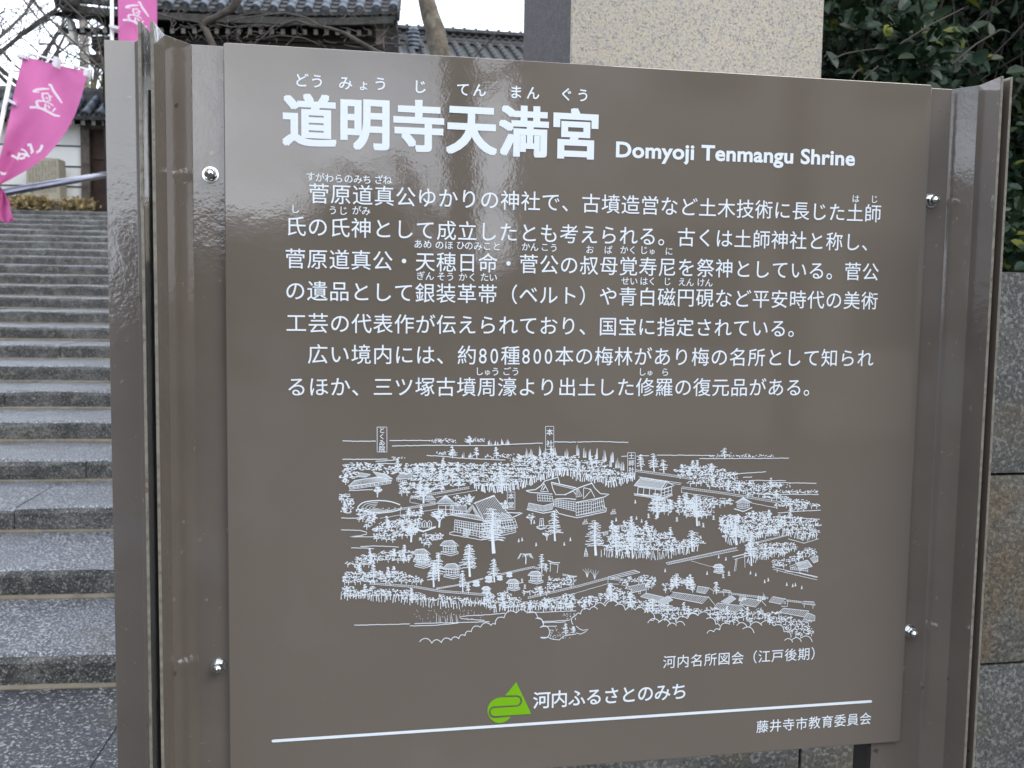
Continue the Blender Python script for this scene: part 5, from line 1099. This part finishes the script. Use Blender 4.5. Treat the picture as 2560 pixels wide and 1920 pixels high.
tk = MB(); hub = at(-200, -250, 9); tk.tube([ft, at(-380, 200, 9), hub], [.10, .08, .06], 10); tk.build('trunk', M['bark_dark'], t3, smooth=True)
for e_ in ((70, -20), (0, 40), (0, 115), (90, 40), (235, 70)): tw.tube([hub, at((e_[0]-200)/2, (e_[1]-330)/2, 9), at(*e_, 9)], [.022, .011, .008], 6, False)
tw.build('branches', M['twig'], t3, kind='stuff')

# ================================================================== EVERGREEN HEDGE above the granite wall
random.seed(5)
hx0 = 1.49; hg = empty('evergreen_hedge', (2.6, 2.3, 1.5), label='dark evergreen hedge with glossy oval leaves above the granite wall, right of the pillar', cat='hedge')
def leafmesh(nm, mt, l, wv):
    b = MB(); P = [(0, 0, 0), (l*.25, wv*.8, .004), (l*.55, wv, .005), (l*.85, wv*.6, 0), (l, 0, -.006), (l*.85, -wv*.6, 0), (l*.55, -wv, .005), (l*.25, -wv*.8, .004), (l*.5, 0, -.004)]
    b.add(P, [(i, (i+1) % 8, 8) for i in range(8)]); return b.mesh(nm, mt)
LV = [leafmesh('leaf', M[m_], .057, wv) for m_, wv in (('leaf', .019), ('leaf_b', .021), ('leaf_b', .018), ('leaf', .022), ('leaf_y', .017))]
def leafrot():
    d = Vector((random.uniform(-1, 1), random.uniform(-.9, .4), random.uniform(-.5, .9))).normalized(); n_ = Vector((random.uniform(-.7, .7), -random.uniform(.15, 1), random.uniform(.15, 1.2))).normalized()
    n_ = (n_-d*n_.dot(d)).normalized(); s_ = n_.cross(d); return Matrix((d, s_, n_)).transposed().to_4x4()
def hedge_y(x, z): return 2.25+.28*math.sin(x*3.1+z*2.3)+.2*math.sin(x*7.3-z*5.1)+.12*math.sin(z*11+x*4)
placed = 0
while placed < 300:
    px, py = random.uniform(2050, 2600), random.uniform(-20, 670)
    p = at(px, py, 3.45); yy = hedge_y(p.x, p.z); r = ray(px, py); p = CAM+r*((yy-CAM.y-random.uniform(.0, .12))/r.y)
    if p.x < hx0+.03: continue
    k_ = random.uniform(.8, 1.35); m_ = random.choices(LV, (3, 3, 3, 2, .7))[0]
    inst('leaf', m_, hg, Matrix.Translation(p) @ leafrot() @ Matrix.Scale(k_, 4)); placed += 1
fb = {m_: MB() for m_ in ('leaf', 'leaf_b', 'leaf_y')}
for i in range(26000):
    x = random.uniform(hx0, 4.6); z = random.uniform(1.52, 4.1); y = hedge_y(x, z)+abs(random.gauss(0, .22))+.02
    m_ = random.choices(('leaf', 'leaf_b', 'leaf_y'), (6, 3, .35))[0]; R = leafrot().to_3x3(); l = .06*random.uniform(.7, 1.25); wv = l*.3; q = Vector((x, y, z))
    fb[m_].add([q+R @ Vector(v) for v in ((0, 0, 0), (l*.3, wv*.9, .003), (l*.75, wv*.8, .002), (l, 0, -.004), (l*.75, -wv*.8, .002), (l*.3, -wv*.9, .003))], [(0, 1, 2, 3), (0, 3, 4, 5)])
for m_, b in fb.items(): b.build('foliage', M[m_], hg, kind='stuff')
st_ = MB()
for i in range(30):
    x = random.uniform(hx0+.1, 4.3); limb(st_, Vector((x, 2.75, 1.45)), (random.uniform(-.3, .3), -.3, 1), .9, .014, 3, .5, 4, .3, .1, 2.2, .002)
for P in ([(2085, 147), (2110, 135), (2145, 128), (2190, 122), (2210, 121)], [(2160, 200), (2178, 180), (2196, 165)], [(2130, 195), (2140, 180), (2155, 172)], [(2380, 160), (2440, 110), (2500, 75)], [(2250, 110), (2330, 60), (2410, 20)]):
    st_.tube([at(x, y, 3.25) for x, y in P], [.003, .003, .0025, .002, .0015][:len(P)], 5, False)
st_.build('stem', M['twig'], hg)
bb = MB(); bb.box((hx0+.15, 2.95, .5), (4.9, 3.3, 4.0)); 
hs = empty('soil_bank', (3, 2.6, 1.3), kind='structure') if False else None
sb = MB(); sb.box((.35, WY+.785, 0), (4.9, 6.0, zt-.06)); sb.build('soil_bed', M['dirt'], kind='structure')
random.seed(15)
big = empty('evergreen_tree', (3.6, 4.6, 1.4), label='dense dark evergreen tree mass behind the hedge at the upper right corner', cat='tree'); tb = MB(); tb.tube([(3.6, 4.6, 1.3), (3.5, 4.6, 3.4)], [.16, .12], 10); tb.build('trunk', M['bark_dark'], big)
b = MB()
for i in range(22): leafset(b, Vector((random.uniform(2.0, 6.0), random.uniform(3.5, 4.6), random.uniform(1.8, 5.0))), (.9, .55, .8), 1500, .15)
b.build('crown', M['leaf'], big)

for (cw, cs, cz, lab, sd0) in ((-10.3, 1.6, 0, 'unseen tall evergreen added left of the steps to shade the pillar side', 41), (-10.6, 5.6, .9, 'second unseen evergreen added left of the steps for shade', 42), (7.3, 2.2, 0, 'unseen evergreen added beyond the right end of the granite wall for dark reflections', 43)):  # unseen trees added to shade pillar side and steps, and darken right-hand reflections
    random.seed(sd0); q = ST.p(cw, cs, cz); t_ = empty('evergreen_tree', q, label=lab, cat='tree'); m_ = MB(); m_.tube([q-Vector((0, 0, .1)), q+Vector((.1, 0, 4))], [.24, .14], 9); m_.build('trunk', M['bark_dark'], t_)
    b = MB()
    for i in range(14): leafset(b, q+Vector((random.uniform(-1.2, 1.2), random.uniform(-1.4, 1.4), random.uniform(1.6, 7.2))), (1.1, 1.1, 1.0), 420, .34)
    b.build('crown', M['leaf'], t_)

# ================================================================== BEHIND THE CAMERA (seen only as reflections in the gloss paint)
def refl(px, py, Y):                    # where a sight line mirrored in the panel meets the plane y = -Y
    p = ony(px, py, Y); return p.x, p.z
def house(x0, x1, Y, h, lab, dep=6, mt='house', roofh=.8):
    r_ = empty('house', ((x0+x1)/2, -Y-dep/2, 0), label=lab, cat='house')
    m_ = MB(); m_.box((x0, -Y-dep, -.01), (x1, -Y, h)); m_.build('wall', M[mt], r_)
    m_ = MB(); m_.prism([(-.5, -.12), (dep+.5, -.12), (dep+.5, 0), (dep/2, roofh), (-.5, 0)], (x0-.35, -Y, h+.12), (x1+.35, -Y, h+.12), (Vector((0, -1, 0)), Z3)); m_.build('roof', M['tile_dark'], r_)
    n = max(1, int((x1-x0)/1.8))
    for i in range(n):
        for z in (1.0, 3.6, 6.2):
            if z+1.3 > h: continue
            cx = x0+(x1-x0)*(i+.5)/n; m_ = MB(); m_.box((cx-.5, -Y-.02, z), (cx+.5, -Y+.04, z+1.2)); f_ = m_.build('window', M['wood_dark'], r_)
            m_ = MB(); m_.box((cx-.44, -Y+.0401, z+.06), (cx+.44, -Y+.05, z+1.14)); g_ = m_.build('pane', M['glass'], f_)
xa = refl(1482, 300, 9)[0]; xb = refl(1958, 300, 9)[0]; xc = refl(2046, 300, 9)[0]
house(xa+.35, xb, 9, 6.6, 'tall dark house across the street, reflected in the middle of the board')
house(xc, xc+8, 9, 7.6, 'dark house across the street at the right of the reflected gap')
house(xb-.4, xc+.8, 16, 3.4, 'low pale house at the end of the gap between two dark houses', 5, 'white')
house(refl(300, 600, 24)[0], refl(900, 600, 24)[0], 24, 2.6, 'low house far across the street at the left', 6)
def crown(px, py, Y, r, lab, n=2200, l=.22, mt='leaf'):
    x, z = refl(px, py, Y); t_ = empty('round_tree', (x, -Y, 0), label=lab, cat='tree'); m_ = MB(); m_.tube([(x, -Y, -.02), (x, -Y, max(.8, z-r*.4))], [.16, .1], 8); m_.build('trunk', M['bark_dark'], t_)
    b = MB()
    for k_ in range(6): leafset(b, Vector((x+random.uniform(-.5, .5)*r, -Y+random.uniform(-.5, .5)*r, z-r*.9+random.uniform(-.5, .5)*r)), (r*.6, r*.6, r*.55), n//6, l)
    b.build('crown', M[mt], t_)
crown(560, 640, 18, 1.6, 'small round evergreen across the street at the far left')
crown(760, 590, 15, 1.5, 'round evergreen across the street, second from the left')
crown(980, 470, 12, 1.25, 'taller round evergreen beside the street trunk')
crown(1290, 640, 15, 1.3, 'low round evergreen to the right of the street trunk')
crown(1430, 600, 13, 1.0, 'low round evergreen before the tall dark house')
crown(1060, 640, 20, 2.0, 'wide low evergreen behind the street trunk')
YT = 4.6; P = [(1165, 1100, 46), (1160, 800, 44), (1155, 560, 42), (1150, 400, 40), (1148, 250, 42), (1150, 130, 44), (1150, -150, 40), (1140, -500, 34)]
st = empty('street_tree', (0, 0, 0), label='bare street tree with a straight trunk standing behind the viewer', cat='tree')
pts = []; 
for x, y, w_ in P: X, Z = refl(x, y, YT); pts.append(Vector((X, -YT, Z)))
pts.insert(0, Vector((pts[0].x, -YT, -.02))); sc_r = (YT+1.27)/FPX; tb = MB(); tb.tube(pts, [.13]+[w_*sc_r for _, _, w_ in P], 12); st.location = (pts[0].x, -YT, 0); tb.build('trunk', M['bark_dark'], st, smooth=True)
random.seed(19); b = MB()
def rb_(P, ws): b.tube([Vector((refl(x, y, YT)[0], -YT, refl(x, y, YT)[1])) for x, y in P], [w_*sc_r for w_ in ws], 7, False)
rb_([(1155, 620), (1090, 560), (1040, 500), (1010, 420), (990, 380)], (22, 20, 18, 14, 10)); rb_([(1150, 240), (1230, 190), (1330, 150), (1420, 120)], (18, 14, 12, 10)); rb_([(1150, 150), (1200, 60), (1260, -60)], (22, 18, 14))
for q in range(3): limb(b, pts[-1], (random.uniform(-1, 1), random.uniform(-1, 1), 1), 1.6, .06, 4, .6)
limb(b, Vector((refl(1420, 120, YT)[0], -YT, refl(1420, 120, YT)[1])), (.7, 0, .8), .8, .02, 3, .6)
b.build('branches', M['bark_dark'], st, kind='stuff')
